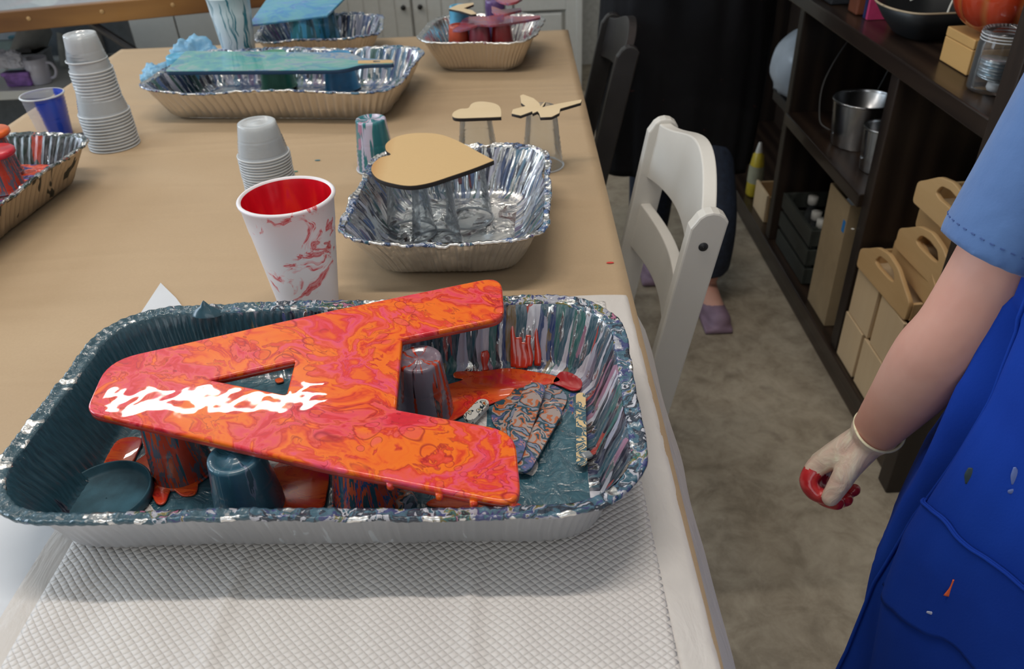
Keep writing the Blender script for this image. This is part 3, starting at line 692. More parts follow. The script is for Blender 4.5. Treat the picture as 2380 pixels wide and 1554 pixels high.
# ---------------------------------------------------------------- foam cup with red paint
g = G('foam_smeared'); v = g.co(); s = g.sep(v); an = g.math('ARCTAN2', s[1], s[0])
wv = g.mix(.04, v, g.noise(v, 22, 3, out='Color'), 'ADD')
n = g.noise(wv, 22, 4, 1.5, .6)
side = g.math('ADD', g.math('MULTIPLY', g.math('COSINE', g.math('ADD', an, .95)), .13), g.math('MULTIPLY', s[2], -.5))
m = g.math('ADD', n, side)
colr = g.ramp(m, [(.58, (.80, .77, .80)), (.615, (.78, .50, .53)), (.64, (.62, .04, .06)), (.67, (.72, .32, .34)), (.71, (.6, .03, .04))])
g.P(col=colr, rough=.42, sss=.0, normal=g.bump(g.noise(v, 260, 2), .12, .0006)); M_FOAMR = g.m
g = G('red_inside'); v = g.co(scale=(1, 1, .25)); g.P(col=g.ramp(g.noise(v, 38, 3, .5), [(.35, (.50, .003, .010)), (.55, (.66, .006, .020)), (.66, (.75, .03, .02)), (.75, (.7, .01, .07))]), rough=.25, coat=.5); M_REDIN = g.m
def foam_cup(label, loc, h, rt, rb, mo, mi, tilt=None, seg=64):
    o = thing('foam_cup', label, 'cup', loc, tilt or 0)
    ob('cup_body', lathe([(.0005, .004), (rb - .004, .004), (rb - .002, 0), (rb, .002), (rb + (rt - rb) * .72, h * .74), (rb + (rt - rb) * .735, h * .745), (rb + (rt - rb) * .78, h * .77), (rt - .001, h * .965), (rt + .0012, h * .975), (rt + .0016, h * .99), (rt, h), (rt - .002, h), (rt - .0032, h * .985)], seg), mo, o, smooth=True)
    ob('inside_wall', lathe([(rt - .0032, h * .985), (rt - .0045, h * .94), (rb - .001, .010), (.0005, .008)], seg), mi, o, smooth=True, label='inside of the cup coated in paint')
    return o
foam_cup('tall white foam cup smeared with red paint, bright red inside', (-.256, .812, .7612), .152, .0525, .034, M_FOAMR, M_REDIN)

# ---------------------------------------------------------------- nested cup stacks
def stack(n, pitch, loc, rr, rb, h, proto_label, grp, top_label, r2=None):
    p = cup(proto_label, loc, rr, rb, h, M_FROST, group=grp)
    for k in range(1, n):
        c = copy_tree(p, Vector(loc) + Vector((R.uniform(-.0004, .0004), R.uniform(-.0004, .0004), pitch * k)))
        c.rotation_euler = (0, 0, R.random() * 6)
        if k == n - 1: c['label'] = top_label; del c['group']
L1 = (-.742, 1.416, .7606)
stack(12, .0057, L1, .0425, .033, .052, 'wide clear plastic cup nested in the lower half of the tall cup stack', 'wide cups at the bottom of the tall stack', 'topmost wide clear cup of the tall stack, just under the narrower cups')
stack(13, .0056, (L1[0] + .002, L1[1], .829 + .002), .0345, .0265, .062, 'narrow clear plastic cup nested in the upper half of the tall cup stack', 'narrow cups at the top of the tall stack', 'topmost upside-down cup of the tall clear stack beside the long tray')
c = cup('clear cup with a thick double base ring capping the tall stack', (L1[0] + .0005, L1[1], .831 + 13 * .0056 + .012), .0325, .0262, .030, M_CLEAR)
stack(19, .0043, (-.378, 1.135, .7606), .037, .0275, .050, 'clear plastic cup nested in the short stack behind the foam cup', 'cups of the short stack behind the foam cup', 'topmost upside-down cup of the short stack behind the foam cup')

# blue-sided cup, black cap, teal striped cup
g = G('half_blue_plastic'); v = g.co(); s = g.sep(v)
m = g.ramp(g.math('ADD', s[0], g.math('MULTIPLY', g.noise(v, 40, 2), .006)), [(.006, 0), (.008, 1)])
tr = g.n('BsdfTransparent', {'Color': (.93, .94, .96, 1)}); gl = g.n('BsdfGlossy', {'Roughness': .1}); df = g.n('BsdfDiffuse', {'Color': (.8, .8, .85, 1)})
a_ = g.n('MixShader', {0: .16, 1: tr.outputs[0], 2: df.outputs[0]}); a2 = g.n('MixShader', {0: .08, 1: a_.outputs[0], 2: gl.outputs[0]})
g.P(col=(.015, .06, .50), rough=.25, coat=.5); b_ = g.n('MixShader', {0: m, 1: a2.outputs[0], 2: g.b.outputs[0]}); g.t.links.new(b_.outputs[0], g.out.inputs[0])
cb = cup('upright clear cup painted royal blue down its right side', (-.884, 1.486, .7606), .0375, .029, .080, g.m, upright=True); 
o = ob('bottle_top', lathe([(.0005, .009), (.016, .009), (.017, .007), (.0175, 0)], 24, cap0=True, cap1=True), plain('black_plastic', (.015, .015, .017), .4, bump=.03), None, (-.822, 1.452, .7608), smooth=True); tag(o, 'small black cap beside the half-blue cup', 'cap')
mT = drippy('teal_run_cup', (.50, .47, .60), [(0, (.02, .16, .20)), (.5, (.03, .20, .22)), (.62, (.4, .2, .3))], .50, 16)
cup('lilac-white cup with teal runs behind the tan heart', (-.232, 1.252, .7606), .033, .0245, .085, mT, M_CLEARRIM)

# ---------------------------------------------------------------- hearts and butterfly on cups
M_MDF = plain('tan_fibreboard', (.60, .40, .19), .6, nscale=220, var=.07, bump=.08)
M_CHAR = plain('laser_charred_edge', (.018, .012, .010), .7, bump=.1)
M_BIRCH = wood('birch_ply', (.80, .66, .45), (.70, .54, .33), .8, .55, 'x', 2)
g = G('heart_face'); v = g.co(); s = g.sep(v); n = g.noise(v, 220, 2)
burn = g.math('ADD', g.math('MULTIPLY', s[0], -12.0), g.math('MULTIPLY', g.noise(v, 20, 2), .12))
g.P(col=g.mix(g.ramp(burn, [(.50, 0), (.66, .35), (.82, .9)]), g.mix(g.math('MULTIPLY', n, .25), (.62, .42, .20), (.5, .32, .14)), (.42, .17, .03)), rough=.6); M_HFACE = g.m
def board(name, label, cat, px, z, th, face, edge, sm=5, extra=0, rot=None, ctr=None):
    q = [tuple(at(a, b, z)[:2]) for a, b in px]
    if sm: q = catmull(q, sm, True)
    c = centre(q); q = [(a - c.x, b - c.y) for a, b in q]
    o = thing(name, label, cat, (c.x, c.y, z), rot or 0)
    link('face_sheet', cut('face_sheet', [q], .0008, .0001, 1), face, o)
    link('edge_core', cut('edge_core', [q], th - .0008, .0002, 1), edge, o, (0, 0, -.0008), label='dark edge of the board')
    return o
hz = .8655
lob = [(1150, 370)]
hp = [(1148, 372), (1110, 352), (1070, 330), (1030, 314), (995, 309), (955, 310), (920, 318), (898, 333), (897, 348), (908, 359), (884, 366), (866, 382), (864, 398), (880, 415), (915, 426), (955, 431), (1000, 424), (1050, 408), (1100, 391)]
def keep(pts, z, n=5, sharp=0):
    q = catmull(pts + [pts[0]], n)[:-1]; return q
def board2(name, label, cat, px, z, th, face, edge, rot=None):
    return board(name, label, cat, keep(px, z), z, th, face, edge, 0, rot=rot)
board2('wooden_heart', 'large tan fibreboard heart balanced over the small crumpled tray', 'heart', hp, hz, .0065, M_HFACE, M_CHAR)
for lb, x, y in (('clear upside-down cup under the left lobe of the large heart, in the crumpled tray', -.150, 1.000), ('clear upside-down cup under the middle of the large heart, nearest the front', -.112, .967), ('clear upside-down cup under the point of the large heart', -.070, 1.035)):
    m_ = M_CLEAR
    cup(lb, (x, y, .7655), .034, .025, .0925, m_)
# small heart
sz = .8445
board2('wooden_heart', 'small pale birch heart resting on a clear cup', 'heart', [(1165, 271), (1164, 254), (1156, 243), (1135, 237), (1112, 236), (1096, 241), (1088, 251), (1069, 253), (1054, 261), (1052, 270), (1066, 274), (1110, 273)], sz, .006, M_BIRCH, M_CHAR)
cup('clear upside-down cup holding up the small birch heart', (-.0635, 1.282, .7606), .034, .0255, .0770, M_CLEAR)
bz = .8645
bf = [(1189, 263), (1192, 254), (1222, 246), (1211, 238), (1209, 222), (1216, 219), (1240, 228), (1254, 240), (1256, 247), (1263, 239), (1268, 236), (1264, 243), (1260, 249), (1300, 240), (1352, 231), (1350, 238), (1302, 252), (1300, 262), (1282, 271), (1256, 272), (1253, 262), (1249, 258), (1238, 263), (1237, 258), (1210, 268)]
board('wooden_butterfly', 'pale birch butterfly balanced on a tall clear cup', 'butterfly', bf, bz, .005, M_BIRCH, M_CHAR, 0)
cup('tall clear upside-down cup holding up the butterfly', (.044, 1.232, .7606), .034, .0235, .0985, M_CLEAR)

# ---------------------------------------------------------------- cups and boards over the back trays
def solid(name, col, **k): return plain(name, col, .35, nscale=30, var=.25, bump=.2, coat=.3)
M_SEA = pour('pour_sea', SEA, 6, .12, .15, (.10, .25, .40)); M_SKYP = pour('pour_sky', SKY, 6, .12, .15, (.2, .35, .65)); M_WINE = pour('pour_wine', WINE, 14, .08, .2, (.3, .04, .08))
pb = [(388, 160), (430, 120), (812, 121), (832, 124), (838, 131), (906, 139), (914, 144), (908, 149), (832, 148), (800, 160), (790, 162), (395, 166)]
pz = .8455
q = [at(a, b, pz) for a, b in [(383, 165), (432, 118), (818, 122), (842, 135), (912, 139), (916, 147), (840, 149), (796, 162)]]
q = rnd([tuple(p[:2]) for p in q], [.01, .01, .03, .02, .008, .008, .02, .03], 5)
c = centre(q); loc = (c.x, c.y, pz)
pbd = thing('paddle_board', 'paddle board with marbled teal, green and blue paint over the long tray', 'board', loc)
hole = [tuple(at(a, b, pz)[:2]) for a, b in ((868, 142), (884, 142), (883, 145), (867, 145))]
sh2 = lambda l: [(a - c.x, b - c.y) for a, b in l]
link('painted_face', cut('painted_face', [sh2(q), sh2(hole)], .0012, .0003, 1), M_SEA, pbd)
link('board_edge', cut('board_edge', [sh2(q), sh2(hole)], .007, .0003, 1), plain('navy_edge', (.02, .05, .10), .4), pbd, (0, 0, -.0012), label='dark painted edge')
hq = rnd([tuple(at(a, b, pz)[:2]) for a, b in [(832, 141), (912, 139.5), (915, 146.5), (832, 148)]], [.002, .008, .008, .002], 4)
link('bare_handle', cut('bare_handle', [sh2(hq), sh2(hole)], .0008, .0002, 1), M_MDF, pbd, (0, 0, .0008), label='unpainted tan wood of the handle')
for lb, px, col in (('sky blue cup under the left end of the paddle board', (425, 205), (.10, .38, .58)), ('green painted cup under the middle of the paddle board', (640, 200), (.05, .24, .14)), ('bright blue cup under the handle end of the paddle board', (790, 203), (.03, .22, .42))):
    p = at(px[0], px[1], .775); m_ = solid('cup_' + lb.split()[0], col); cup(lb, (p.x, p.y + .028, .7655), .037, .028, .0718, m_, m_)
# tilted panel over the half tray
q = [Vector((-.592, 1.872, .862)), Vector((-.418, 1.905, .868)), Vector((-.360, 2.10, .905)), Vector((-.575, 2.14, .905))]
bm = bmesh.new(); nrm = (q[1] - q[0]).cross(q[3] - q[0]).normalized(); cc = sum(q, Vector()) / 4
tv = [bm.verts.new(p - cc) for p in q]; bv = [bm.verts.new(p - cc - nrm * .005) for p in q]
bm.faces.new(tv); bm.faces.new(bv[::-1])
for i in range(4): bm.faces.new((tv[i], bv[i], bv[(i + 1) % 4], tv[(i + 1) % 4]))
o = ob('marbled_board', bm, M_SKYP, None, cc, bevel=.001); tag(o, 'tilted rectangular panel of marbled blue and violet paint over the half-size tray', 'board')
mt_ = drippy('teal_cup', (.04, .22, .28), [(0, (.06, .3, .5)), (.5, (.03, .15, .2))], .5, 14)
for lb, x, y, h in (('teal cup holding up the front of the tilted blue panel', -.485, 1.925, .097), ('teal cup holding up the rear of the tilted blue panel', -.455, 2.035, .112)):
    cup(lb, (x, y, .766), .035, .026, h, mt_, mt_)
# far right tray contents
wz = .851
rc = [solid('cup_rust', (.45, .06, .02)), solid('cup_wine', (.28, .04, .06)), solid('cup_crimson', (.40, .02, .02)), solid('cup_sky', (.35, .65, .85))]
for lb, x, y, h, k in (('rust red cup under the snout of the wine-red cutout', -.118, 1.868, .078, 0), ('wine-streaked cup in the middle of the far right tray', -.070, 1.855, .080, 1), ('crimson cup under the tail of the wine-red cutout', -.020, 1.862, .080, 2), ('light blue cup under the pale swallow cutout', -.118, 1.935, .105, 3)):
    cup(lb, (x, y, .7655), .029, .0215, h, rc[k], rc[k])
def seg_cut(name, label, cat, px, z, th, mat, edge=None, rot=None):
    return board(name, label, cat, px, z, th, mat, edge or mat, 0, rot=rot)
seg_cut('wooden_cutout', 'flat wine-red painted animal cutout lying over the far right tray', 'cutout', [(1052, 69), (1068, 58), (1075, 44), (1100, 36), (1130, 38), (1160, 34), (1200, 38), (1255, 36), (1256, 40), (1225, 47), (1180, 54), (1140, 58), (1110, 57), (1095, 64), (1070, 70)], wz, .005, M_WINE)
seg_cut('wooden_cutout', 'pale bare wood swallow-shaped cutout above the far right tray', 'cutout', [(1043, 20), (1065, 10), (1100, 6), (1101, 10), (1085, 16), (1078, 19), (1098, 24), (1108, 32), (1095, 33), (1070, 25)], .876, .005, M_BIRCH, M_CHAR)
ct = aty(1165, 28, 1.95); 
seg_cut('wooden_cutout', 'small red and violet cutout standing behind the far right tray, topmost', 'cutout', [(1142, 14), (1150, 16), (1165, 22), (1210, 18), (1212, 23), (1170, 33), (1150, 31), (1143, 24)], .882, .005, M_WINE)
cup('dark violet cup lifting the topmost red cutout', (-.035, 1.955, .7655), .029, .0215, .110, solid('cup_violet', (.12, .06, .2)), M_CLEARRIM)
seg_cut('wooden_cutout', 'tiny reddish heart-shaped cutout at the top edge behind the far right tray', 'cutout', [(1155, -14), (1175, -8), (1195, -12), (1214, -4), (1200, 4), (1180, 8), (1162, 3), (1150, -4)], .905, .005, M_WINE)
cup('clear cup lifting the tiny reddish cutout', (-.012, 2.012, .7655), .029, .0215, .134, M_CLEAR)

# foam cup with teal drips and crumpled gloves at the back left
g = G('foam_teal'); v = g.co(); s = g.sep(v); an = g.math('ARCTAN2', s[1], s[0])
cv = g.n('CombineXYZ', {0: g.math('ADD', an, g.math('MULTIPLY', g.noise(v, 30, 2), .5)), 1: g.math('MULTIPLY', s[2], 1.5), 2: 0.0}).outputs[0]
n = g.noise(cv, 4.2, 2, .3)
g.P(col=g.ramp(n, [(.0, (.70, .78, .82)), (.56, (.70, .78, .82)), (.58, (.02, .20, .26)), (.63, (.03, .22, .3)), (.65, (.70, .76, .80))]), rough=.4); M_FT = g.m
foam_cup('white foam cup with teal drips standing behind the paddle board', (-.612, 1.835, .7606), .175, .047, .030, M_FT, M_FT)
g = G('blue_glove_film'); tr = g.n('BsdfTransparent', {'Color': (.7, .88, 1, 1)}); g.P(col=(.30, .60, .82), rough=.35, spec=.7)
mx = g.n('MixShader', {0: .62, 1: tr.outputs[0], 2: g.b.outputs[0]}); g.t.links.new(mx.outputs[0], g.out.inputs[0]); M_GLB = g.m
def crumple(name, label, cat, c, r, mat, seed, fl=.55):
    bm = bmesh.new(); bmesh.ops.create_icosphere(bm, subdivisions=5, radius=1)
    for v_ in bm.verts:
        p = v_.co.copy(); d = 1 + .45 * mn.noise(p * 1.7 + Vector((seed, 0, 0))) + .30 * abs(mn.noise(p * 4 + Vector((0, seed, 0)))) + .12 * mn.noise(p * 9)
        v_.co = Vector((p.x * r[0], p.y * r[1], max(p.z * r[2], -r[2] * fl))) * d; v_.co.z = max(v_.co.z, -r[2] * fl)
    bm.verts.ensure_lookup_table(); zm = min(v_.co.z for v_ in bm.verts)
    for v_ in bm.verts: v_.co.z -= zm
    o = ob(name, bm, mat, None, c, smooth=True); return tag(o, label, cat)
crumple('crumpled_glove', 'crumpled light blue glove beside the teal-dripped foam cup, left of it', 'glove', (-.722, 1.845, .7606), (.055, .035, .050), M_GLB, 3)
crumple('crumpled_glove', 'crumpled pale blue glove at the foot of the teal-dripped foam cup, right in front', 'glove', (-.640, 1.790 + .006, .7606), (.045, .016, .032), M_GLB, 8)
crumple('crumpled_glove', 'flat light blue glove tip poking out beyond the paddle board, leftmost of the gloves', 'glove', (-.795, 1.80, .7606), (.035, .03, .026), M_GLB, 12)
# discs at the left edge
for lb, p, col, h in (('orange painted disc on a cup at the left picture edge', (-26, 316), (.75, .13, .02), .090), ('crimson painted disc on a cup at the left picture edge, below the orange one', (-16, 362), (.55, .02, .04), .082)):
    q = at(p[0], p[1], .766 + h); o = ob('painted_disc', lathe([(.0005, 0), (.030, 0), (.032, .002), (.032, .007), (.030, .009), (.0005, .009)], 40), solid('disc_' + lb[:4], col), None, (q.x, q.y, .766 + h), smooth=True); tag(o, lb, 'disc')
    cup(lb.replace('painted disc on a cup', 'spattered cup under the disc'), (q.x, q.y, .7932), .027, .022, h - .0282, mD, mD)
# small paint specks on the kraft paper
for px, py, cl, nm in ((738, 372, (.05, .2, .25), 'teal fleck of paint on the kraft paper behind the short cup stack'), (686, 398, (.05, .25, .2), 'green fleck of paint beside the short cup stack'), (1418, 610, (.7, .05, .04), 'red fleck of paint on the kraft paper near the white chair')):
    p = at(px, py, .7616); o = ob('paint_fleck', lathe([(.0002, .0006), (.003, .0004), (.0035, 0)], 10, cap1=True, ell=(1.5, .6)), plain('fleck_' + nm[:3], cl, .4), None, p); tag(o, nm, 'paint fleck')
# ---------------------------------------------------------------- chairs
def folding_chair(name, label, y0, y1, topx, topz, lean, mat, slats=False, mat2=None):
    xs = lambda z: topx + (z - topz) * lean
    o = thing(name, label, 'chair', (xs(0), (y0 + y1) / 2, 0)); ox, oy = xs(0), (y0 + y1) / 2
    def post(y, hi=True):
        bm = bmesh.new(); th, dp = .011, .024
        prof = [(xs(0) - dp, 0), (xs(0) + dp, 0), (xs(topz - .02) + dp, topz - .02)] + [(xs(topz) + dp * math.cos(a), topz - .022 + .024 * math.sin(a)) for a in [k * PI / 8 for k in range(1, 8)]] + [(xs(topz - .02) - dp, topz - .02)]
        a = [bm.verts.new((p[0] - ox, y - th - oy, p[1])) for p in prof]; b = [bm.verts.new((p[0] - ox, y + th - oy, p[1])) for p in prof]
        bm.faces.new(a); bm.faces.new(b[::-1])
        for i in range(len(a)): bm.faces.new((a[i], b[i], b[(i + 1) % len(a)], a[(i + 1) % len(a)]))
        return ob('back_post', bm, mat, o, bevel=.003)
    for y in (y0, y1): post(y)
    def rail(nm, zt, hh, crown, bow, th=.018, cb=0):
        bm = bmesh.new(); N = 24; R4 = []
        for k in range(N + 1):
            t = k / N; y = y0 + .008 + (y1 - y0 - .016) * t; s = math.sin(PI * t)
            s2 = (1 - math.cos(2 * PI * t)) / 2
            zt_ = zt + crown * s2; zb = zt - hh + cb * s; x = xs(zt) + bow * s
            R4.append([bm.verts.new((px - ox, y - oy, pz)) for px, pz in ((x - th / 2, zt_), (x + th / 2, zt_), (x + th / 2 - lean * (zt_ - zb), zb), (x - th / 2 - lean * (zt_ - zb), zb))])
        for a, b in zip(R4, R4[1:]):
            for i in range(4): bm.faces.new((a[i], a[(i + 1) % 4], b[(i + 1) % 4], b[i]))
        bm.faces.new(R4[0]); bm.faces.new(R4[-1][::-1])
        return ob(nm, bm, mat2 or mat, o, smooth=False, bevel=.002)
    rail('top_rail', topz - .006, .095, .030, .026, .020, .012)
    if slats:
        rail('lower_rail', topz - .36, .04, 0, .02)
        for k in range(1, 5):
            y = y0 + (y1 - y0) * k / 5; z1, z0 = topz - .085, topz - .37; bw = .024
            bm = bmesh.new(); tube(bm, [(xs(z0) + bw - ox, y - oy, z0, .012, .006), (xs(z1) + bw - ox, y - oy, z1, .012, .006)], 8); ob('back_slat', bm, mat2 or mat, o)
    else: rail('lower_rail', topz - .150, .085, .0, .018, .018, .01)
    x1 = xs(.45)
    ob('seat', boxm(((-.36 + x1 - ox, y0 - oy + .02, .435), (x1 - ox + .0, y1 - oy - .02, .455))), mat, o, bevel=.004)
    for y in (y0 + .03, y1 - .03):
        bm = bmesh.new(); tube(bm, [(x1 - .33 - ox, y - oy, .44, .018, .010), (x1 + .10 - ox, y - oy, .0, .018, .010)], 8); ob('rear_leg', bm, mat, o)
    ob('floor_bar', boxm(((x1 + .085 - ox, y0 + .03 - oy, .06), (x1 + .10 - ox, y1 - .03 - oy, .085))), mat, o)
    return o
M_CHW = plain('white_chair_paint', (.66, .63, .58), .38, var=.03, bump=.04, nscale=12)
M_CHB = plain('black_chair_paint', (.022, .020, .020), .38, var=.2, bump=.05, nscale=20)
wc = folding_chair('folding_chair', 'white wooden folding chair pushed against the right side of the table', .935, 1.29, .252, .812, .170, M_CHW)
bm = lathe([(.0005, .0015), (.006, .001), (.0065, 0)], 20); 
for v_ in bm.verts: v_.co = Vector((v_.co.x, -v_.co.z, v_.co.y))
ob('bolt_cap', bm, plain('black_plastic', (.015, .015, .017), .4), wc, (.252 - .0085 - wc.location.x, .935 - .0113 - wc.location.y, .765), smooth=True, label='black round bolt cap')
folding_chair('slatted_chair', 'black wooden chair with a slatted back at the far right of the table', 1.76, 2.07, .256, .808, .21, M_CHB, True)

# ---------------------------------------------------------------- shelving unit
sh_ = thing('shelving_unit', 'dark stained wooden shelving unit along the right wall', 'shelves', (.78, 2.0, 0))
def sp_(nm, a, b, m=M_DKWOOD, bv=.003): 
    p = Vector((.78, 2.0, 0)); return ob(nm, boxm((Vector(a) - p, Vector(b) - p)), m, sh_, bevel=bv)
sp_('bottom_board', (.775, 1.241, .045), (1.10, 3.3, .078)); sp_('plinth', (.785, 1.241, 0), (.80, 3.3, .045))
sp_('top_board', (.775, 1.243, .765), (1.10, 3.3, .80)); sp_('middle_shelf', (.775, 1.648, .455), (1.10, 2.208, .487))
for a, b, z in ((2.21, 2.247, .765), (1.608, 1.646, .765), (3.26, 3.3, .765)): sp_('upright', (.785, a, .078), (1.10, b, z), M_DKWOODZ)
sp_('tall_upright', (.765, 1.195, .0), (1.10, 1.240, 2.1), M_DKWOODZ);
sp_('back_panel', (1.101, 1.195, 0), (1.12, 3.3, 2.1), M_DKWOODZ, 0); sp_('upper_board', (.80, 1.241, 1.3), (1.10, 3.3, 1.33)); sp_('tall_upright', (.80, 3.26, .80), (1.10, 3.30, 2.1), M_DKWOODZ)
ob('screw_head', lathe([(.0005, .001), (.004, 0)], 10), M_WHITE, sh_, (-.0, -.35, .40))
# steel buckets
M_STEEL = plain('brushed_steel', (.55, .55, .56), .25, 1, nscale=60, var=.05, bump=.05)
def bucket(label, loc, r, h):
    o = thing('metal_bucket', label, 'bucket', loc)
    ob('bucket_body', lathe([(r * .82, 0), (r * .84, .004), (r * .985, h - .006), (r * 1.0, h), (r * 1.02, h + .002), (r * 1.02, h - .002), (r * .975, h - .006), (r * .82, .003), (.0005, .003)], 48), M_STEEL, o, smooth=True)
    ob('handle_ear', lathe([(.0005, .003), (.007, .003), (.008, 0)], 12), M_STEEL, o, (-r * .80, -.0, .03))
bucket('large steel bucket on the middle shelf', (.882, 1.955, .4885), .076, .115)
bucket('small steel bucket on the middle shelf, half hidden by the upright', (.868, 1.785, .4885), .048, .105)
# cables
o = ob('cable', tube(bmesh.new(), catmull([(.98, 2.19, .765, .002), (.90, 2.16, .70, .002), (.84, 2.13, .60, .002), (.83, 2.10, .52, .002), (.84, 2.07, .4905, .002), (.90, 2.03, .4905, .002), (.96, 2.06, .60, .002), (1.0, 2.08, .70, .002)], 5), 6), plain('grey_cable', (.10, .10, .10), .5), None, smooth=True); tag(o, 'thin dark cable looping down behind the steel buckets', 'cable')
# crate with bottles
M_CRATE = wood('crate_grey_green', (.060, .068, .060), (.030, .034, .030), 1, .6, 'y')
cr = thing('slatted_crate', 'grey-green slatted crate of clear bottles on the bottom shelf', 'crate', (.80, 1.93, .079))
for k in range(3):
    z = k * .060
    for x in (0, .20): ob('slat', boxm(((x, 0, z + .003), (x + .010, .255, z + .050))), M_CRATE, cr, bevel=.001)
    for y in (0, .245): ob('slat', boxm(((.0105, y, z + .003), (.1995, y + .010, z + .050))), M_CRATE, cr, bevel=.001)
ob('crate_floor', boxm(((.011, .011, .004), (.199, .244, .010))), M_CRATE, cr)
for x in (.012, .186):
    for y in (.011, .232): ob('corner_post', boxm(((x, y, .0), (x + .012, y + .012, .172))), M_CRATE, cr)
M_GLASS = clear_plastic('bottle_glass', (.85, .90, .95), .06)
for k, (x, y, h) in enumerate(((.05, .06, .16), (.11, .07, .175), (.06, .13, .15), (.13, .14, .17), (.07, .20, .165), (.14, .205, .16))):
    o = thing('glass_bottle', 'small clear bottle standing in the slatted crate', 'bottle', (.80 + x, 1.93 + y, .090), group='clear bottles in the slatted crate')
    ob('bottle_body', lathe([(.0005, 0), (.022, 0), (.024, .004), (.024, h * .6), (.012, h * .8), (.012, h * .95), (.014, h), (.011, h)], 24), M_GLASS, o, smooth=True)
    ob('bottle_cap', lathe([(.013, h - .02), (.0145, h - .018), (.0145, h + .004), (.0005, h + .004)], 20), M_STEEL if k % 2 else M_WHITE, o, smooth=True)
# cardboard box
M_CARD = plain('cardboard', (.36, .27, .16), .75, nscale=30, var=.06, bump=.08)
cb_ = thing('cardboard_box', 'tall open cardboard box leaning beside the upright on the bottom shelf', 'box', (.795, 1.72, .0795))
ob('box_sides', boxm(((0, 0, 0), (.003, .135, .345)), ((.003, 0, 0), (.20, .003, .345)), ((.003, .132, 0), (.20, .135, .345)), ((.197, .003, 0), (.20, .132, .345)), ((.003, .003, 0), (.197, .132, .003))), M_CARD, cb_)
ob('tissue_paper', lathe([(.0005, .01), (.03, .0), (.05, -.02)], 14, ell=(1.5, .9)), plain('blue_white_tissue', (.5, .6, .7), .6, bump=.6, nscale=50), cb_, (.09, .068, .340), label='pale tissue sticking up out of the box')
ob('blue_tape', boxm(((-.0008, .005, .27), (0, .02, .30))), plain('tape_blue', (.02, .20, .55), .5), cb_, label='blue mark near the top')
# wooden boxes
M_PINE = wood('pale_pine', (.82, .66, .45), (.70, .53, .33), .7, .55, 'z', 3)
M_PINEX = wood('pale_pine_rim', (.60, .43, .24), (.42, .27, .13), .8, .55, 'x', 3)
def open_box(label, loc, dx, dy, h, m=M_PINE, t=.008, grp=None):
    o = thing('wooden_box', label, 'box', loc, group=grp)
    ob('front_panel', boxm(((0, .0015, 0), (t, dy - .0015, h))), m, o, bevel=.001); ob('back_panel', boxm(((dx - t, 0, 0), (dx, dy, h))), m, o)
    for y in (0, dy - t): ob('side_panel', boxm(((t, y, 0), (dx - t, y + t, h - .006))), M_PINEX if m is M_PINE else m, o, bevel=.001)
    ob('box_floor', boxm(((t, t, .003), (dx - t, dy - t, .009))), m, o)
    return o
bx_ = .786
open_box('pale wooden box in the lower row, farthest along against the upright', (bx_, 1.497, .0795), .22, .104, .124)
open_box('pale wooden box in the middle of the lower row', (bx_, 1.383, .0795), .22, .104, .124)
open_box('pale wooden box at the near end of the lower row', (bx_, 1.268, .0795), .22, .104, .124)
open_box('pale wooden box in the upper row, farther one', (bx_ + .002, 1.478, .2065), .22, .117, .128)
open_box('pale wooden box in the upper row, nearer one under the handled trays', (bx_ + .002, 1.345, .2065), .22, .118, .128)
open_box('small pale wooden box on the bottom shelf beside the yellow bottle', (.80, 2.325, .0795), .14, .13, .095)
# handled trays
M_TRAYW = wood('honey_pine', (.78, .55, .30), (.58, .37, .17), .8, .5, 'y', 4)
def handled_tray(label, loc, yaw, L=.235, dx=.26, tilt=0):
    o = thing('handled_tray', label, 'tray', loc, (0, tilt, yaw))
    arch = [(0, 0), (L, 0), (L, .045), (L * .88, .060), (L * .70, .085), (L * .5, .094), (L * .3, .085), (L * .12, .060), (0, .045)]
    arch = rnd(arch, .01, 3); hole = rnd([(L * .30, .052), (L * .36, .072), (L * .5, .077), (L * .64, .072), (L * .70, .052), (L * .62, .047), (L * .38, .047)], .008, 3)
    for x in (0, dx - .010):
        me = cut('end_panel', [arch, hole], .010, .0015, 1)
        for v_ in me.vertices: a, b, c_ = v_.co; v_.co = (x - c_, a, b)
        me.flip_normals() if hasattr(me, 'flip_normals') else None
        link('end_panel', me, M_TRAYW, o)
    ob('tray_side', boxm(((.0105, 0, 0), (dx - .0105, .008, .040))), M_TRAYW, o, bevel=.001); ob('tray_side', boxm(((.0105, L - .008, 0), (dx - .0105, L, .040))), M_TRAYW, o, bevel=.001)
    ob('tray_floor', boxm(((.0105, .0085, .002), (dx - .0105, L - .0085, .007))), M_PINE, o)
    return o
handled_tray('honey-coloured tray with a handle slot, bottom of the pile on the upper boxes', (.788, 1.350, .3385), .05)
handled_tray('honey-coloured tray with a handle slot, second from the bottom of the pile', (.812, 1.305, .384), -.06)
handled_tray('honey-coloured tray with a handle slot, middle one of the pile', (.800 + .018, 1.268, .4295), .04)
handled_tray('honey-coloured tray with a handle slot, second from the top of the pile', (.840, 1.275, .475), -.02)
handled_tray('honey-coloured tray with a handle slot, top of the pile', (.822, 1.256, .541), .03)
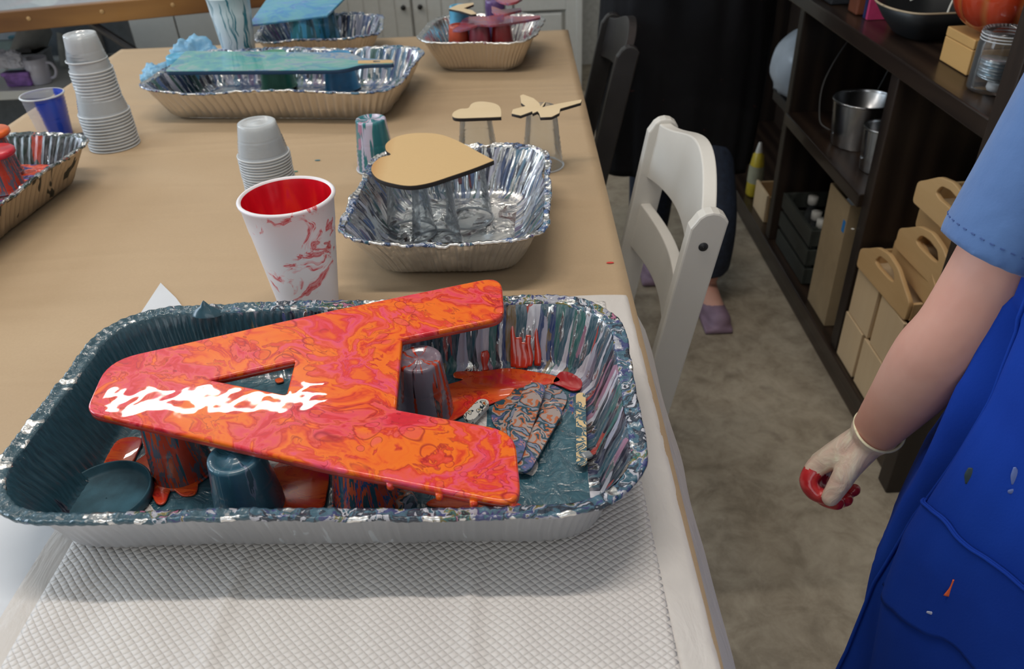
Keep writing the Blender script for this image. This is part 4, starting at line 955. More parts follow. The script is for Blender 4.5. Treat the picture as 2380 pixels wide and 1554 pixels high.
# far bay: bottle, bins, white bag
b_ = thing('glue_bottle', 'yellow bottle with a white nozzle on the bottom shelf at the far end', 'bottle', (.825, 2.545, .0795))
ob('bottle_body', lathe([(.0005, 0), (.030, 0), (.033, .006), (.030, .10), (.022, .145), (.012, .155)], 28, ell=(.8, 1)), plain('yellow_plastic', (.55, .42, .03), .35), b_, smooth=True)
ob('nozzle', lathe([(.012, .153), (.010, .165), (.005, .188), (.0005, .19)], 18), M_WHITE, b_, smooth=True)
ob('bottle_label', lathe([(.0325, .05), (.0305, .11)], 28, ell=(.82, 1)), plain('label_grey', (.35, .35, .25), .5), b_, smooth=True)
def slabbox(name, label, cat, a, b, mat, lidm=None):
    a, b = Vector(a), Vector(b); o = thing(name, label, cat, a); d = b - a
    ob('container_body', boxm(((0, 0, 0), (d.x, d.y, d.z * .86))), mat, o, bevel=.004); ob('lid', boxm(((-.003, -.003, d.z * .86), (d.x + .003, d.y + .003, d.z))), lidm or mat, o, bevel=.003)
M_GREYB = plain('grey_bin', (.12, .14, .16), .4)
slabbox('storage_bin', 'grey lidded bin behind the small far wooden box', 'bin', (.95, 2.28, .0795), (1.09, 2.50, .30), M_GREYB)
slabbox('brown_carton', 'brown carton on the grey bin, half hidden by the upright', 'box', (.93, 2.29, .3015), (1.09, 2.47, .395), plain('brown_carton', (.28, .14, .06), .6))
slabbox('black_bin', 'low black bin under the white bag', 'bin', (.86, 2.30, .3965), (1.09, 2.60, .435), M_BLACKM)
bm = bmesh.new(); bmesh.ops.create_icosphere(bm, subdivisions=4, radius=1)
for v_ in bm.verts:
    p = v_.co.copy(); d = 1 + .07 * mn.noise(p * 2); v_.co = Vector((p.x * .11 * d, p.y * .12 * d, (p.z * .115 * d if p.z > 0 else p.z * .11) + .11)) 
    if p.z < -.5: v_.co += Vector((.02 * mn.noise(p * 7), .02 * mn.noise(p * 8 + Vector((3, 3, 3))), 0))
o = ob('plastic_sack', bm, plain('white_sack', (.42, .48, .55), .35, bump=.6, nscale=14), None, (.91, 2.455, .4365), smooth=True); tag(o, 'bulging white plastic sack at the far end of the shelves', 'bag')
# top board: block, pumpkin, jar, bowl, books, bins
TZ = .8012
M_BLOCK = wood('maple_block', (.66, .42, .17), (.56, .33, .12), .6, .5, 'y', 2)
bl = thing('wooden_block', 'square light wooden block box on the top board under the pumpkin', 'box', (.845, 1.478, TZ))
ob('block_body', boxm(((0, 0, 0), (.095, .108, .046))), M_BLOCK, bl, bevel=.002); ob('block_lid', boxm(((0, 0, .0465), (.095, .108, .064))), M_BLOCK, bl, bevel=.002)
pk = thing('ceramic_pumpkin', 'glossy burnt orange ceramic pumpkin on the top board', 'pumpkin', (.908, 1.512, TZ + .0655))
bm = bmesh.new(); V = []; NS, NR = 96, 40
for j in range(NR + 1):
    ph = PI * j / NR; row = []
    for i in range(NS):
        th_ = 2 * PI * i / NS; rb = 1 - .07 * (1 - abs(math.sin(th_ * 5)) ** .6)
        r = .098 * math.sin(ph) ** .8 * rb if 0 < j < NR else .0005
        row.append(bm.verts.new((r * math.cos(th_), r * math.sin(th_), .078 * (1 - math.cos(ph)) + (-.012 * math.exp(-((PI - ph) / .35) ** 2)))))
    V.append(row)
for a, b in zip(V, V[1:]):
    for i in range(NS): bm.faces.new((a[i], a[(i + 1) % NS], b[(i + 1) % NS], b[i]))
g = G('pumpkin_glaze'); v = g.co(); s = g.sep(v); an = g.math('ARCTAN2', s[1], s[0])
rib = g.math('ABSOLUTE', g.math('SINE', g.math('MULTIPLY', an, 5.0)))
g.P(col=g.mix(g.ramp(rib, [(.1, .8), (.45, 0)]), g.ramp(g.noise(v, 12, 3), [(.3, (.40, .035, .012)), (.7, (.52, .06, .02))]), (.42, .12, .03)), rough=.16, coat=.6)
ob('pumpkin_body', bm, g.m, pk, smooth=True)
ob('stem', tube(bmesh.new(), [(0, 0, .138, .016), (.004, 0, .16, .011), (.014, 0, .185, .009)], 10), plain('stem_brown', (.2, .11, .04), .5), pk, smooth=True)
jr = thing('glass_jar', 'clear jar holding flat discs and a white tea light, on the top board', 'jar', (.848, 1.392, TZ))
ob('jar_wall', lathe([(.0005, .002), (.038, .002), (.041, .006), (.041, .080), (.039, .086), (.039, .104), (.0375, .104), (.0375, .086), (.0395, .080), (.0395, .007)], 48), clear_plastic('jar_plastic', (.97, .97, .98), .02), jr, smooth=True)
for k in (.087, .092, .097): ob('thread', lathe([(.039, k), (.0402, k + .001), (.039, k + .002)], 40), M_CLEARRIM, jr, smooth=True)
M_ALU = plain('bright_disc', (.62, .70, .72), .2, .7, bump=.05)
for k in range(6):
    o = ob('metal_disc', lathe([(.0005, 0), (.032, 0), (.033, .001), (.033, .003), (.0005, .003)], 28), M_ALU, None, (.848 + R.uniform(-.003, .003), 1.392 + R.uniform(-.003, .003), TZ + .022 + k * .0058), smooth=True); o.rotation_euler = (.08 - .02 * k, .12 - .05 * (k % 2), 0)
    tag(o, 'flat shiny disc stacked inside the clear jar', 'disc', 'shiny discs in the jar')
o = ob('tea_light', lathe([(.0005, 0), (.017, 0), (.019, .004), (.018, .012), (.0005, .013)], 24), M_WHITE, None, (.850, 1.377, TZ + .0045), smooth=True); tag(o, 'round white tea light at the bottom of the clear jar', 'candle')
# dough bowl
bw = thing('dough_bowl', 'black carved bowl with a tan rim and white wicks on the top board', 'bowl', (.905, 1.775, TZ))
hexo = rnd([(-.115, -.045), (-.085, -.105), (.06, -.110), (.13, -.05), (.13, .06), (.03, .125), (-.09, .09), (-.118, .03)], .03, 5)
bm = bmesh.new()
def hring(s, z): return [bm.verts.new((a * s, b * s, z)) for a, b in hexo]
rs = [hring(.48, 0), hring(.60, .006), hring(.82, .035), hring(1.0, .066), hring(.965, .068), hring(.90, .060), hring(.72, .030), hring(.45, .012)]
for a, b in zip(rs, rs[1:]):
    for i in range(len(a)): f = bm.faces.new((a[i], a[(i + 1) % len(a)], b[(i + 1) % len(a)], b[i]))
bm.faces.new(rs[0][::-1]); bm.faces.new(rs[-1])
ob('bowl_body', bm, plain('black_bowl', (.016, .018, .020), .45, bump=.4, nscale=25), bw, smooth=True)
bm = bmesh.new(); tube(bm, [(a * .992, b * .992, .0672, .0022) for a, b in hexo + hexo[:1]], 6); ob('rim', bm, plain('worn_rim', (.42, .33, .22), .6), bw, smooth=True)
M_WICK = plain('wick', (.72, .70, .62), .6)
ob('wick', tube(bmesh.new(), [(-.055, -.055, .016, .003), (-.053, -.053, .055, .003)], 8), M_WICK, bw)
for pts in ([(.0, -.06, .05), (.03, -.02, .08), (.08, .02, .10), (.13, .05, .07)], [(.01, -.07, .05), (.06, -.05, .09), (.10, -.01, .09), (.12, .03, .06)], [(-.03, .05, .06), (.02, .03, .09), (.07, -.03, .10), (.09, -.07, .07)]):
    ob('wick', tube(bmesh.new(), catmull([p + (.0022,) for p in pts], 5), 6), M_WICK, bw, smooth=True)
for lb, y, t_, h, cl in (('navy book standing on the top board beside the bowl', 1.935, .012, .16, (.02, .03, .12)), ('pink book standing next to the bowl, against the navy one', 1.920, .010, .15, (.55, .05, .16))):
    o = thing('book', lb, 'book', (.83, y, TZ)); m_ = plain('cover_' + lb[:4], cl, .5)
    ob('cover', boxm(((0, 0, 0), (.12, .0015, h)), ((0, t_ - .0015, 0), (.12, t_, h)), ((0, .0015, 0), (.0015, t_ - .0015, h))), m_, o); ob('pages', boxm(((.002, .002, .002), (.117, t_ - .002, h - .002))), M_WICK, o)
slabbox('rust_box', 'rust brown wooden box on the top board left of the navy book', 'box', (.82, 1.965, TZ), (.92, 2.02, TZ + .12), plain('rust_wood', (.20, .06, .03), .5))
slabbox('rust_box', 'small rust box between the pink book and the bowl', 'box', (.875, 1.892, TZ), (.95, 1.916, TZ + .07), plain('rust_wood', (.20, .06, .03), .5))
slabbox('dark_basket', 'dark grey bin on the top board near the picture top', 'bin', (.80, 2.08, TZ), (1.0, 2.32, TZ + .14), plain('charcoal_bin', (.03, .033, .04), .5))
# ---------------------------------------------------------------- back wall cabinets
cabm = plain('cabinet_white', (.60, .60, .57), .5, var=.03, bump=.04)
KN = plain('black_knob', (.012, .012, .012), .35, bump=.02)
def beadboard(bm, a, b, y, z0, z1, pitch=.075):
    """vertical boards with V grooves, facing -y"""
    n = max(1, round((b - a) / pitch)); p = (b - a) / n
    for k in range(n):
        x = a + k * p; box(bm, (x + .004, y, z0), (x + p - .004, y + .012, z1)); 
    box(bm, (a, y + .006, z0), (b, y + .014, z1))
CYF = 4.02
cab = thing('beadboard_cabinet', 'white beadboard cupboard with two black knobs against the back wall', 'cupboard', (-.47, CYF, 0))
ob('carcass', boxm(((-.62, .03, 0), (.44, .45, 1.05))), cabm, cab)
for nm, a, b, kx in (('door', -.60, -.005, -.038), ('door', .005, .42, .042)):
    bm = bmesh.new(); beadboard(bm, a, b, .0, .03, 1.0); d = ob(nm, bm, cabm, cab, bevel=.001)
    ob('knob', lathe([(.004, 0), (.005, .012), (.012, .018), (.012, .026), (.0005, .030)], 18), KN, d, (kx, -.001, .445)).rotation_euler = (PI / 2, 0, 0)
ob('cupboard_top', boxm(((-.64, -.02, 1.05), (.448, .45, 1.08))), cabm, cab, bevel=.003)
cab = thing('panelled_cabinet', 'white cupboard with raised panel door beside the beadboard one', 'cupboard', (-.02, CYF, 0))
ob('carcass', boxm(((0, .03, 0), (.34, .45, 1.08))), cabm, cab)
d = ob('door', boxm(((.0, 0, .05), (.05, .028, 1.05)), ((.29, 0, .05), (.34, .028, 1.05)), ((.05, 0, .05), (.29, .028, .12)), ((.05, 0, .40), (.29, .028, .46)), ((.05, 0, .98), (.29, .028, 1.05))), cabm, cab, bevel=.002)
for z0, z1 in ((.135, .385), (.475, .965)): ob('raised_panel', boxm(((.065, .004, z0), (.275, .024, z1))), cabm, d, bevel=.008)
ob('corner_post', boxm(((.34, -.01, 0), (.37, .45, 1.08))), cabm, cab, bevel=.004)
# low plain cabinets at the back left
def plain_cab(label, x0, x1, y, h, mat):
    o = thing('base_cabinet', label, 'cupboard', (x0, y, 0)); ob('carcass', boxm(((0, .02, 0), (x1 - x0, .5, h))), mat, o)
    n = 2
    for k in range(n):
        a = (x1 - x0) * k / n; ob('door', boxm(((a + .003, 0, .05), (a + (x1 - x0) / n - .003, .018, h - .02))), mat, o, bevel=.002)
plain_cab('light grey two-door cupboard behind the plank bench', -1.80, -.98, 3.45, .74, plain('cab_grey', (.52, .52, .49), .5, var=.02, bump=.02))

# ---------------------------------------------------------------- plank-edged bench
bn = thing('resin_bench', 'long bench with a brown plank edge and glossy resin top at the back left', 'table', (-1.45, 2.42, 0), .262)
M_PLANK = wood('amber_plank', (.36, .17, .045), (.13, .05, .015), .55, .35, 'x', 5, coat=.3)
ob('plank_edge', boxm(((-1.3, 0, .752), (.80, .035, .808))), M_PLANK, bn, bevel=.003)
g = G('resin_top'); v = g.co(scale=(1, .35, 1)); c_ = g.n('TexVoronoi', {'Vector': v, 'Scale': 7}).outputs['Color']
g.P(col=g.ramp(g.sep(c_)[0], [(0, (.20, .24, .30)), (.3, (.32, .26, .28)), (.5, (.16, .22, .26)), (.7, (.38, .42, .45)), (.85, (.45, .5, .5))]), rough=.15, coat=1.0); 
ob('bench_top', boxm(((-1.3, .036, .77), (.80, .72, .806))), g.m, bn)
for k in range(9): ob('plug', lathe([(.0005, .0015), (.006, 0)], 12), plain('plug_tan', (.5, .3, .12), .5), bn, (-.75 + .2 * k, -.0015, .785)).rotation_euler = (PI / 2, 0, 0)
for x in (-1.1, .62):
    for y in (.1, .62): ob('leg', tube(bmesh.new(), [(x, y, 0, .014), (x, y, .77, .014)], 10), M_BLACKM, bn)
ob('brace', tube(bmesh.new(), [(.16, .10, .765, .012), (.38, .12, .55, .012), (.60, .12, .30, .012)], 8), plain('brace_steel', (.12, .12, .13), .35, .8), bn)
# open white shelf beneath / behind with odds and ends
ow = thing('low_shelf', 'low white open shelf behind the left end of the work table', 'shelf', (-2.1, 2.72, 0))
a0 = aty(100, 208, 2.72)
zs = a0.z
ob('shelf_board', boxm(((-.5, 0, zs - .03), (.64, .45, zs))), M_WHITE, ow, bevel=.002)
for x in (-.48, .60): ob('side_board', boxm(((x, .02, 0), (x + .02, .44, zs - .03))), M_WHITE, ow)
ob('back_board', boxm(((-.5, .455, 0), (.64, .465, .74))), plain('shade_grey', (.20, .22, .24), .6), ow)
ob('lower_board', boxm(((-.459, .03, .10), (.599, .44, .12))), plain('dark_board', (.04, .04, .05), .5), ow)
mg = aty(100, 193, 2.80); M_MUG = plain('white_mug', (.62, .60, .68), .25, bump=.0, var=.02)
m_ = thing('mug', 'white mug on the low white shelf', 'mug', (mg.x, 2.80, zs + .001))
ob('mug_body', lathe([(.0005, .004), (.030, .004), (.031, 0), (.034, .002), (.039, .085), (.037, .086), (.033, .008), (.0005, .008)], 32), M_MUG, m_, smooth=True)
ob('handle', tube(bmesh.new(), catmull([(.034, -.0, .068, .005), (.056, -.005, .066, .005), (.066, -.008, .045, .005), (.055, -.005, .022, .005), (.033, 0, .015, .005)], 5), 8), M_MUG, m_, smooth=True)
def backobj(name, label, cat, px0, px1, ytop, y, d, mat, base=None, lean=0, lid=False):
    """odds and ends on the low shelf: width and top taken from the photograph at depth y"""
    a = aty(px0, ytop, y); b = aty(px1, ytop, y); z0 = (zs + .001) if base is None else base
    h = max(a.z - z0, .03); o = thing(name, label, cat, ((a.x + b.x) / 2, y, z0)); w_ = (b.x - a.x) / 2
    bm = bmesh.new(); box(bm, (-w_ * .92, 0, 0), (w_ * .92, d, h))
    for v_ in bm.verts:
        if v_.co.z > 0: v_.co.x *= 1.09; v_.co.x += lean
    ob('body', bm, mat, o, bevel=.006)
    bm = boxm(((-w_ * 1.04 + lean, -.006, h - .012), (w_ * 1.04 + lean, d + .006, h))); ob('rim', bm, mat if not lid else lid, o, bevel=.003)
    return o
M_GB = plain('pale_grey_tub', (.42, .44, .48), .4, bump=.02)
o = backobj('plastic_tub', 'grey-white plastic tub with a slot handle on the low white shelf', 'tub', 32, 88, 128, 2.92, .10, M_GB)
ob('slot', boxm(((-.03, -.003, .075), (.025, 0, .088))), plain('slot_dark', (.05, .05, .06), .5), o)
backobj('tissue_box', 'purple patterned box at the left end of the low white shelf', 'box', 2, 66, 170, 2.76, .03, plain('purple_print', (.26, .12, .42), .4, nscale=25, var=.7))
crumple('crumpled_tissue', 'crumpled white and blue tissue on the purple box', 'tissue', (aty(25, 165, 2.76).x, 2.775, zs + .063), (.05, .015, .035), plain('tissue', (.6, .6, .68), .6), 5)
backobj('glass_tumbler', 'murky jar at the left edge of the low white shelf', 'jar', -12, 30, 118, 3.0, .06, plain('murky', (.30, .28, .22), .3))
def leaner(name, label, cat, px, ytop, ybot, y, w_, mat, dx=0):
    a = aty(px[0], ytop, y); b = aty(px[1], ybot, y - .05)
    b.z = max(b.z, zs + w_ * .35); o = ob(name, tube(bmesh.new(), [(b.x - a.x, b.y - a.y, b.z - a.z, w_, w_ * .3), (0, 0, 0, w_, w_ * .3)], 24), mat, None, a, smooth=False); return tag(o, label, cat)
leaner('paper_roll', 'pale roll leaning on the low white shelf, right of the mug', 'roll', (140, 160), 78, 190, 3.02, .022, plain('roll_pale', (.55, .58, .56), .35))
leaner('paper_roll', 'dark teal tube standing beside the pale leaning roll', 'roll', (158, 178), 78, 178, 3.08, .018, plain('roll_teal', (.02, .06, .07), .35))
backobj('grey_panel', 'light grey panel standing between the tubes and the cupboard', 'panel', 172, 226, 70, 3.12, .03, plain('panel_grey', (.34, .34, .33), .5, var=.02))
b0 = aty(95, 118, 2.98)
o = ob('ceramic_bowl', lathe([(.0005, 0), (.03, 0), (.09, .05), (.115, .10), (.11, .102), (.085, .052), (.0005, .008)], 40), plain('bowl_grey', (.40, .40, .38), .4), None, (b0.x, 3.06, b0.z + .015), smooth=True); o.rotation_euler = (.3, -.9, 0); tag(o, 'grey bowl tipped on its side above the tub', 'bowl')
o = backobj('teal_folder', 'dark teal folder slanting behind the tipped bowl', 'folder', 20, 90, 84, 3.13, .01, plain('folder_teal', (.02, .10, .13), .5)); 
backobj('tub_stack', 'pale teal plastic lid stack at the left picture edge', 'tub', -10, 40, 96, 2.94, .02, plain('lid_teal', (.35, .50, .52), .3))
# ---------------------------------------------------------------- people
from mathutils.bvhtree import BVHTree
def D(px, py, dist): return ray(px, py).normalized() * dist + Vector((0, 0, CAMZ))
def rings(bm, rr, seg=28, M=None, a0=0, a1=2 * PI, close=True, caps=True, fn=None):
    """horizontal super-ellipse rings (z, rx, ry, cx, cy); a0..a1 for an open wrap; angle 0 = front (-y)"""
    V = []
    for z, rx, ry, cx, cy in rr:
        row = []; n = seg if close else seg + 1
        for k in range(n):
            lo = a0(z) if callable(a0) else a0; hi = a1(z) if callable(a1) else a1
            t = lo + (hi - lo) * k / seg; s, c_ = math.sin(t), -math.cos(t)
            e = .85; p = Vector((cx + rx * math.copysign(abs(s) ** e, s), cy + ry * math.copysign(abs(c_) ** e, c_), z))
            if fn: p = fn(p, t, z, Vector((s, c_, 0)))
            row.append(bm.verts.new(M @ p if M else p))
        V.append(row)
    for a, b in zip(V, V[1:]):
        n = len(a)
        for k in range(n if close else n - 1): bm.faces.new((a[k], a[(k + 1) % n], b[(k + 1) % n], b[k]))
    if close and caps: bm.faces.new(V[0][::-1]); bm.faces.new(V[-1])
    return V
g = G('skin'); v = g.co(); n = g.noise(v, 9, 4); n2 = g.noise(v, 300, 2)
g.P(col=g.ramp(n, [(.35, (.60, .29, .22)), (.65, (.68, .38, .30))]), rough=.5, sss=.12, normal=g.bump(n2, .08, .0004)); M_SKIN = g.m
g.b.inputs['Subsurface Radius'].default_value = (.02, .008, .005)
def head(bm, c, s, fwd):
    """skull, jaw, nose, ears, lips and brow; s = head height"""
    F = fwd.normalized(); L = Vector((0, 0, 1)).cross(F)
    def P(a, b, z): return c + L * a * s + F * b * s + Vector((0, 0, z * s))
    ball(bm, P(0, -.04, .08), (s * .34, s * .38, s * .40), 24); ball(bm, P(0, .10, -.18), (s * .24, s * .25, s * .28), 20)
    tube(bm, [tuple(P(0, .36, .04)) + (s * .035,), tuple(P(0, .42, -.05)) + (s * .05,), tuple(P(0, .40, -.09)) + (s * .055,)], 10)
    for k in (-1, 1): ball(bm, P(.35 * k, -.04, -.02), (s * .05, s * .08, s * .11), 10); ball(bm, P(.07 * k, .36, -.08), s * .035, 8)
    ball(bm, P(0, .345, -.20), (s * .10, s * .05, s * .03), 10); ball(bm, P(0, .335, -.24), (s * .09, s * .05, s * .03), 10)
    return P
def face(parent, P, s, inv):
    ew, ei = plain('eye_white', (.8, .8, .78), .2, bump=0), plain('iris', (.08, .05, .03), .2, bump=0)
    for k in (-1, 1):
        bm = bmesh.new(); ball(bm, inv @ P(.13 * k, .268, .02), s * .052, 14); e = ob('eye', bm, ew, parent, smooth=True)
        bm = bmesh.new(); ball(bm, inv @ P(.13 * k, .302, .018), s * .022, 12); ob('iris', bm, ei, e, smooth=True)
def hairdo(bm, P, s, long=0):
    ball(bm, P(0, -.14, .16), (s * .38, s * .43, s * .38), 24)
    if long:
        for k in (-1, 0, 1): tube(bm, [tuple(P(.2 * k, -.3, .1)) + (s * .2,), tuple(P(.22 * k, -.36, -.3)) + (s * .18,), tuple(P(.18 * k, -.34, -.3 - long)) + (s * .08,)], 12)

# --- child at the right in blue
KC = Vector((.575, .50, 0)); KY = math.radians(-42)
KM = Matrix.Translation(KC) @ Matrix.Rotation(KY, 4, 'Z'); KI = KM.inverted()
kid = thing('person', 'person at the right in a blue T-shirt and royal blue apron, gloved hand hanging', 'person', KC, KY)
sho = KM @ Vector((-.150, .005, 1.085)); elb = D(2243, 748, .845); wri = D(2030, 1008, 1.0)
def L4(p, r): p = KI @ Vector(p); return (p.x, p.y, p.z, r)
arm = [L4(sho, .044), L4(sho.lerp(elb, .5), .041), L4(elb, .0385), L4(elb.lerp(wri, .30), .0405), L4(elb.lerp(wri, .7), .0325), L4(wri, .0255)]
fing = [[(1897, 1084, 1.030, .0115), (1878, 1116, 1.030, .0100), (1893, 1144, 1.033, .0095), (1922, 1156, 1.036, .0085)],
        [(1906, 1072, 1.050, .0115), (1886, 1120, 1.052, .0100), (1914, 1156, 1.052, .0095), (1945, 1168, 1.048, .0085)],
        [(1922, 1066, 1.070, .0110), (1904, 1124, 1.070, .0095), (1936, 1162, 1.066, .0090), (1967, 1160, 1.060, .0080)],
        [(1945, 1066, 1.086, .0100), (1930, 1116, 1.086, .0085), (1958, 1144, 1.078, .0080), (1986, 1138, 1.070, .0072)]]
thumb = [(2012, 1040, 1.003, .016), (1975, 1085, 1.004, .0135), (1952, 1122, 1.008, .0118), (1930, 1156, 1.016, .0098)]
def hand(bm, dr):
    w_ = tuple(KI @ wri)
    for f in fing:
        pts = [L4(D(*q[:3]), q[3] + dr) for q in f]; limb(bm, pts, 12, 4)
        k = pts[0]; m = [(w_[i] * .55 + k[i] * .45) for i in range(3)]
        tube(bm, catmull([w_ + (.0185 + dr,), (m[0], m[1], m[2], .0165 + dr), k], 4), 12)
    pts = [L4(D(*q[:3]), q[3] + dr) for q in thumb]; limb(bm, pts, 12, 4)
    tube(bm, [w_ + (.020 + dr,), pts[0]], 12); ball(bm, w_, .0245 + dr)
bm = bmesh.new()
limb(bm, arm, 20, 6); hand(bm, -.0012)
sl = Vector((.150, .005, 1.085)); limb(bm, [tuple(sl) + (.040,), (.185, .0, .86, .034), (.178, -.08, .68, .028), (.170, -.13, .62, .024)], 16, 5)
for k in range(4): limb(bm, [(.150 + .013 * k, -.15, .615, .0095), (.150 + .013 * k, -.185, .585, .0085), (.150 + .013 * k, -.185, .555, .0075)], 8, 3)
limb(bm, [(.150, -.13, .61, .011), (.132, -.155, .585, .009), (.130, -.17, .565, .0085)], 8, 3)
tube(bm, [(.170, -.125, .625, .024, .024), (.170, -.15, .612, .030, .018)], 12)
rings(bm, [(.68, .10, .09, 0, 0), (.74, .150, .108, 0, 0), (.86, .148, .108, 0, -.004), (.98, .150, .10, 0, 0), (1.06, .150, .092, 0, .004), (1.11, .115, .075, 0, .006), (1.14, .05, .05, 0, .006)])
limb(bm, [(0, .006, 1.10, .052), (0, -.004, 1.20, .046)], 16, 3)
for k in (-1, 1):
    limb(bm, [(.075 * k, 0, .74, .080), (.085 * k, -.012, .42, .052), (.09 * k, .012, .24, .046), (.09 * k, .01, .085, .033)], 16, 5)
    limb(bm, [(.09 * k, .02, .045, .034), (.095 * k, -.06, .035, .030), (.10 * k, -.13, .026, .024)], 12, 3)
PH = head(bm, Vector((0, -.004, 1.275)), .205, Vector((0, -1, -.15)))
voxel('body', bm, .0040, M_SKIN, kid, 5)
face(kid, PH, .205, Matrix.Identity(4))
bm = bmesh.new(); hairdo(bm, PH, .205, .1); voxel('hair', bm, .006, plain('brown_hair', (.09, .045, .02), .5, bump=.5, nscale=90), kid, 3)
bm = bmesh.new()
for k in (-1, 1): 
    limb(bm, [(.09 * k, .025, .045, .042), (.097 * k, -.06, .038, .040), (.102 * k, -.135, .034, .034)], 14, 4); box(bm, (.09 * k - .035, -.17, .002), (.09 * k + .04, .065, .02))
voxel('shoes', bm, .005, plain('sneaker', (.5, .5, .52), .5), kid, 4)
# glove
bm = bmesh.new(); hand(bm, .0008); w4 = L4(wri, 0); e4 = L4(wri.lerp(elb, .055), 0)
tube(bm, [w4[:3] + (.0262,), e4[:3] + (.0272,)], 20)
g = G('latex_glove'); v = g.co(); n = g.noise(g.co(scale=(1, 1, .5)), 45, 4, 1.2)
g.P(col=g.ramp(n, [(.35, (.66, .47, .39)), (.6, (.70, .58, .47)), (.72, (.80, .74, .58))]), rough=.32, sss=.1, normal=g.bump(n, .9, .004)); M_LTX = g.m
g = G('latex_glove_red'); v = g.co(); n = g.noise(v, 60, 3)
g.P(col=g.ramp(n, [(.3, (.40, .012, .018)), (.6, (.55, .03, .035)), (.8, (.65, .18, .16))]), rough=.25, coat=.5, normal=g.bump(n, .4, .002)); M_LTXR = g.m
gl = voxel('glove', bm, .0026, [M_LTX, M_LTXR], kid, 3, label='translucent latex glove with red paint on the fingers')
def dpoly(p, poly):
    best = 9
    for a, b in zip(poly, poly[1:]):
        a, b = Vector(a[:3]), Vector(b[:3]); t = max(0, min(1, (p - a).dot(b - a) / (b - a).length_squared)); best = min(best, (p - a.lerp(b, t)).length)
    return best
FP = [[L4(D(*q[:3]), 0) for q in f] for f in fing]; FPd = [[Vector(f[0][:3]).lerp(Vector(f[1][:3]), .45)] + [Vector(q[:3]) for q in f[1:]] for f in FP]
TP = [L4(D(*q[:3]), 0) for q in thumb]; PP = [[w4, f[0]] for f in FP] + [[w4, TP[0]]]
for f in gl.data.polygons:
    c_ = f.center; df = min(dpoly(c_, q) for q in FPd) + .003 * mn.noise(c_ * 90); do = min([dpoly(c_, TP)] + [dpoly(c_, q) for q in PP] + [dpoly(c_, [q[0], FPd[i][0]]) for i, q in enumerate(FP)])
    f.material_index = 1 if df < do else 0
ax = (Vector(e4[:3]) - Vector(w4[:3])).normalized(); cpt = Vector(w4[:3]).lerp(Vector(e4[:3]), 1.0)
u1 = ax.cross(Vector((0, 0, 1))).normalized(); u2 = ax.cross(u1)
bm = bmesh.new(); tube(bm, [tuple(cpt + (u1 * math.cos(t) + u2 * math.sin(t)) * (.0278 + .0014 * math.sin(3 * t) + .0016 * math.sin(t)) + ax * .004 * math.sin(2 * t + 1)) + (.0016,) for t in [2 * PI * k / 40 for k in range(41)]], 8)
ob('cuff', bm, plain('latex_cuff', (.80, .74, .52), .35, bump=.2), gl, smooth=True)
# T-shirt
slv = D(2306, 590, .800)
bm = bmesh.new(); s4 = L4(sho, .062); q4 = L4(slv, .050); m4 = L4(sho.lerp(slv, .5), .054)
tube(bm, [L4(sho - (slv - sho) * .15, .05), s4, m4, L4(slv, .0475)], 24)
ball(bm, L4(sho, 0)[:3], .060); ball(bm, (.150, .005, 1.085), .060)
tube(bm, [(.135, .005, 1.09, .055), (.165, .003, .98, .054), (.175, .0, .92, .052)], 24)
rings(bm, [(.70, .168, .128, 0, 0), (.86, .166, .124, 0, -.004), (.98, .168, .116, 0, 0), (1.07, .166, .106, 0, .004), (1.12, .125, .088, 0, .006), (1.145, .062, .062, 0, .006)])
g = G('blue_tshirt'); v = g.co(); n = g.noise(v, 14, 3); n2 = g.noise(v, 380, 2)
g.P(col=g.ramp(n, [(.3, (.075, .155, .36)), (.7, (.09, .185, .41))]), rough=.85, sheen=.2, normal=g.bump(n2, .25, .0006, g.bump(n, .4, .012))); M_TEE = g.m
tee = voxel('t_shirt', bm, .0042, M_TEE, kid, 6)
ax = (KI @ slv - KI @ sho).normalized(); u1 = ax.cross(Vector((0, 0, 1))).normalized(); u2 = ax.cross(u1)
for off in (.016,):
    cp_ = KI @ slv - ax * off; bm = bmesh.new()
    for t in range(72):
        t0 = 2 * PI * t / 72; r_ = .0487
        if t % 2 == 0: tube(bm, [tuple(cp_ + (u1 * math.cos(t0) + u2 * math.sin(t0)) * r_) + (.0006,), tuple(cp_ + (u1 * math.cos(t0 + .07) + u2 * math.sin(t0 + .07)) * r_) + (.0006,)], 5)
    ob('hem_stitch', bm, plain('stitch_blue', (.05, .10, .28), .7), tee)
# apron
APR = [(.16, .214, .19, .0, -.01), (.30, .212, .19, .0, -.012), (.45, .212, .186, .0, -.014), (.56, .220, .180, .0, -.014), (.66, .212, .168, .0, -.012), (.74, .194, .156, 0, -.010), (.82, .178, .146, 0, -.010), (.90, .174, .138, 0, -.008), (.98, .174, .132, 0, -.004), (1.04, .174, .124, 0, 0)]
def lerp_r(z):
    for a, b in zip(APR, APR[1:]):
        if a[0] <= z <= b[0]:
            t = (z - a[0]) / (b[0] - a[0]); return tuple(a[i] + (b[i] - a[i]) * t for i in range(5))
    return APR[-1]
aw = lambda z: 2.05 if z < .72 else 2.05 - (z - .72) / .32 * 1.35
def fold(p, t, z, nr):
    f = .010 * mn.noise(Vector((t * 2.2, z * 1.3, 5))) * min(1, max(.2, (1.0 - z) * 3)) + .003 * mn.noise(Vector((t * 9, z * 4, 2)))
    f += -.016 * math.exp(-((t + 1.02 + (z - .7) * .5) / .10) ** 2) * (z < .9) + .010 * math.exp(-((t + 1.20 + (z - .7) * .5) / .08) ** 2) * (z < .9)
    return p + nr * f
g = G('royal_apron'); v = g.co(); n = g.noise(v, 7, 3); n2 = g.noise(v, 420, 2); sp = g.noise(g.mix(.03, v, g.noise(v, 40, 2, out='Color'), 'ADD'), 30, 2, .4)
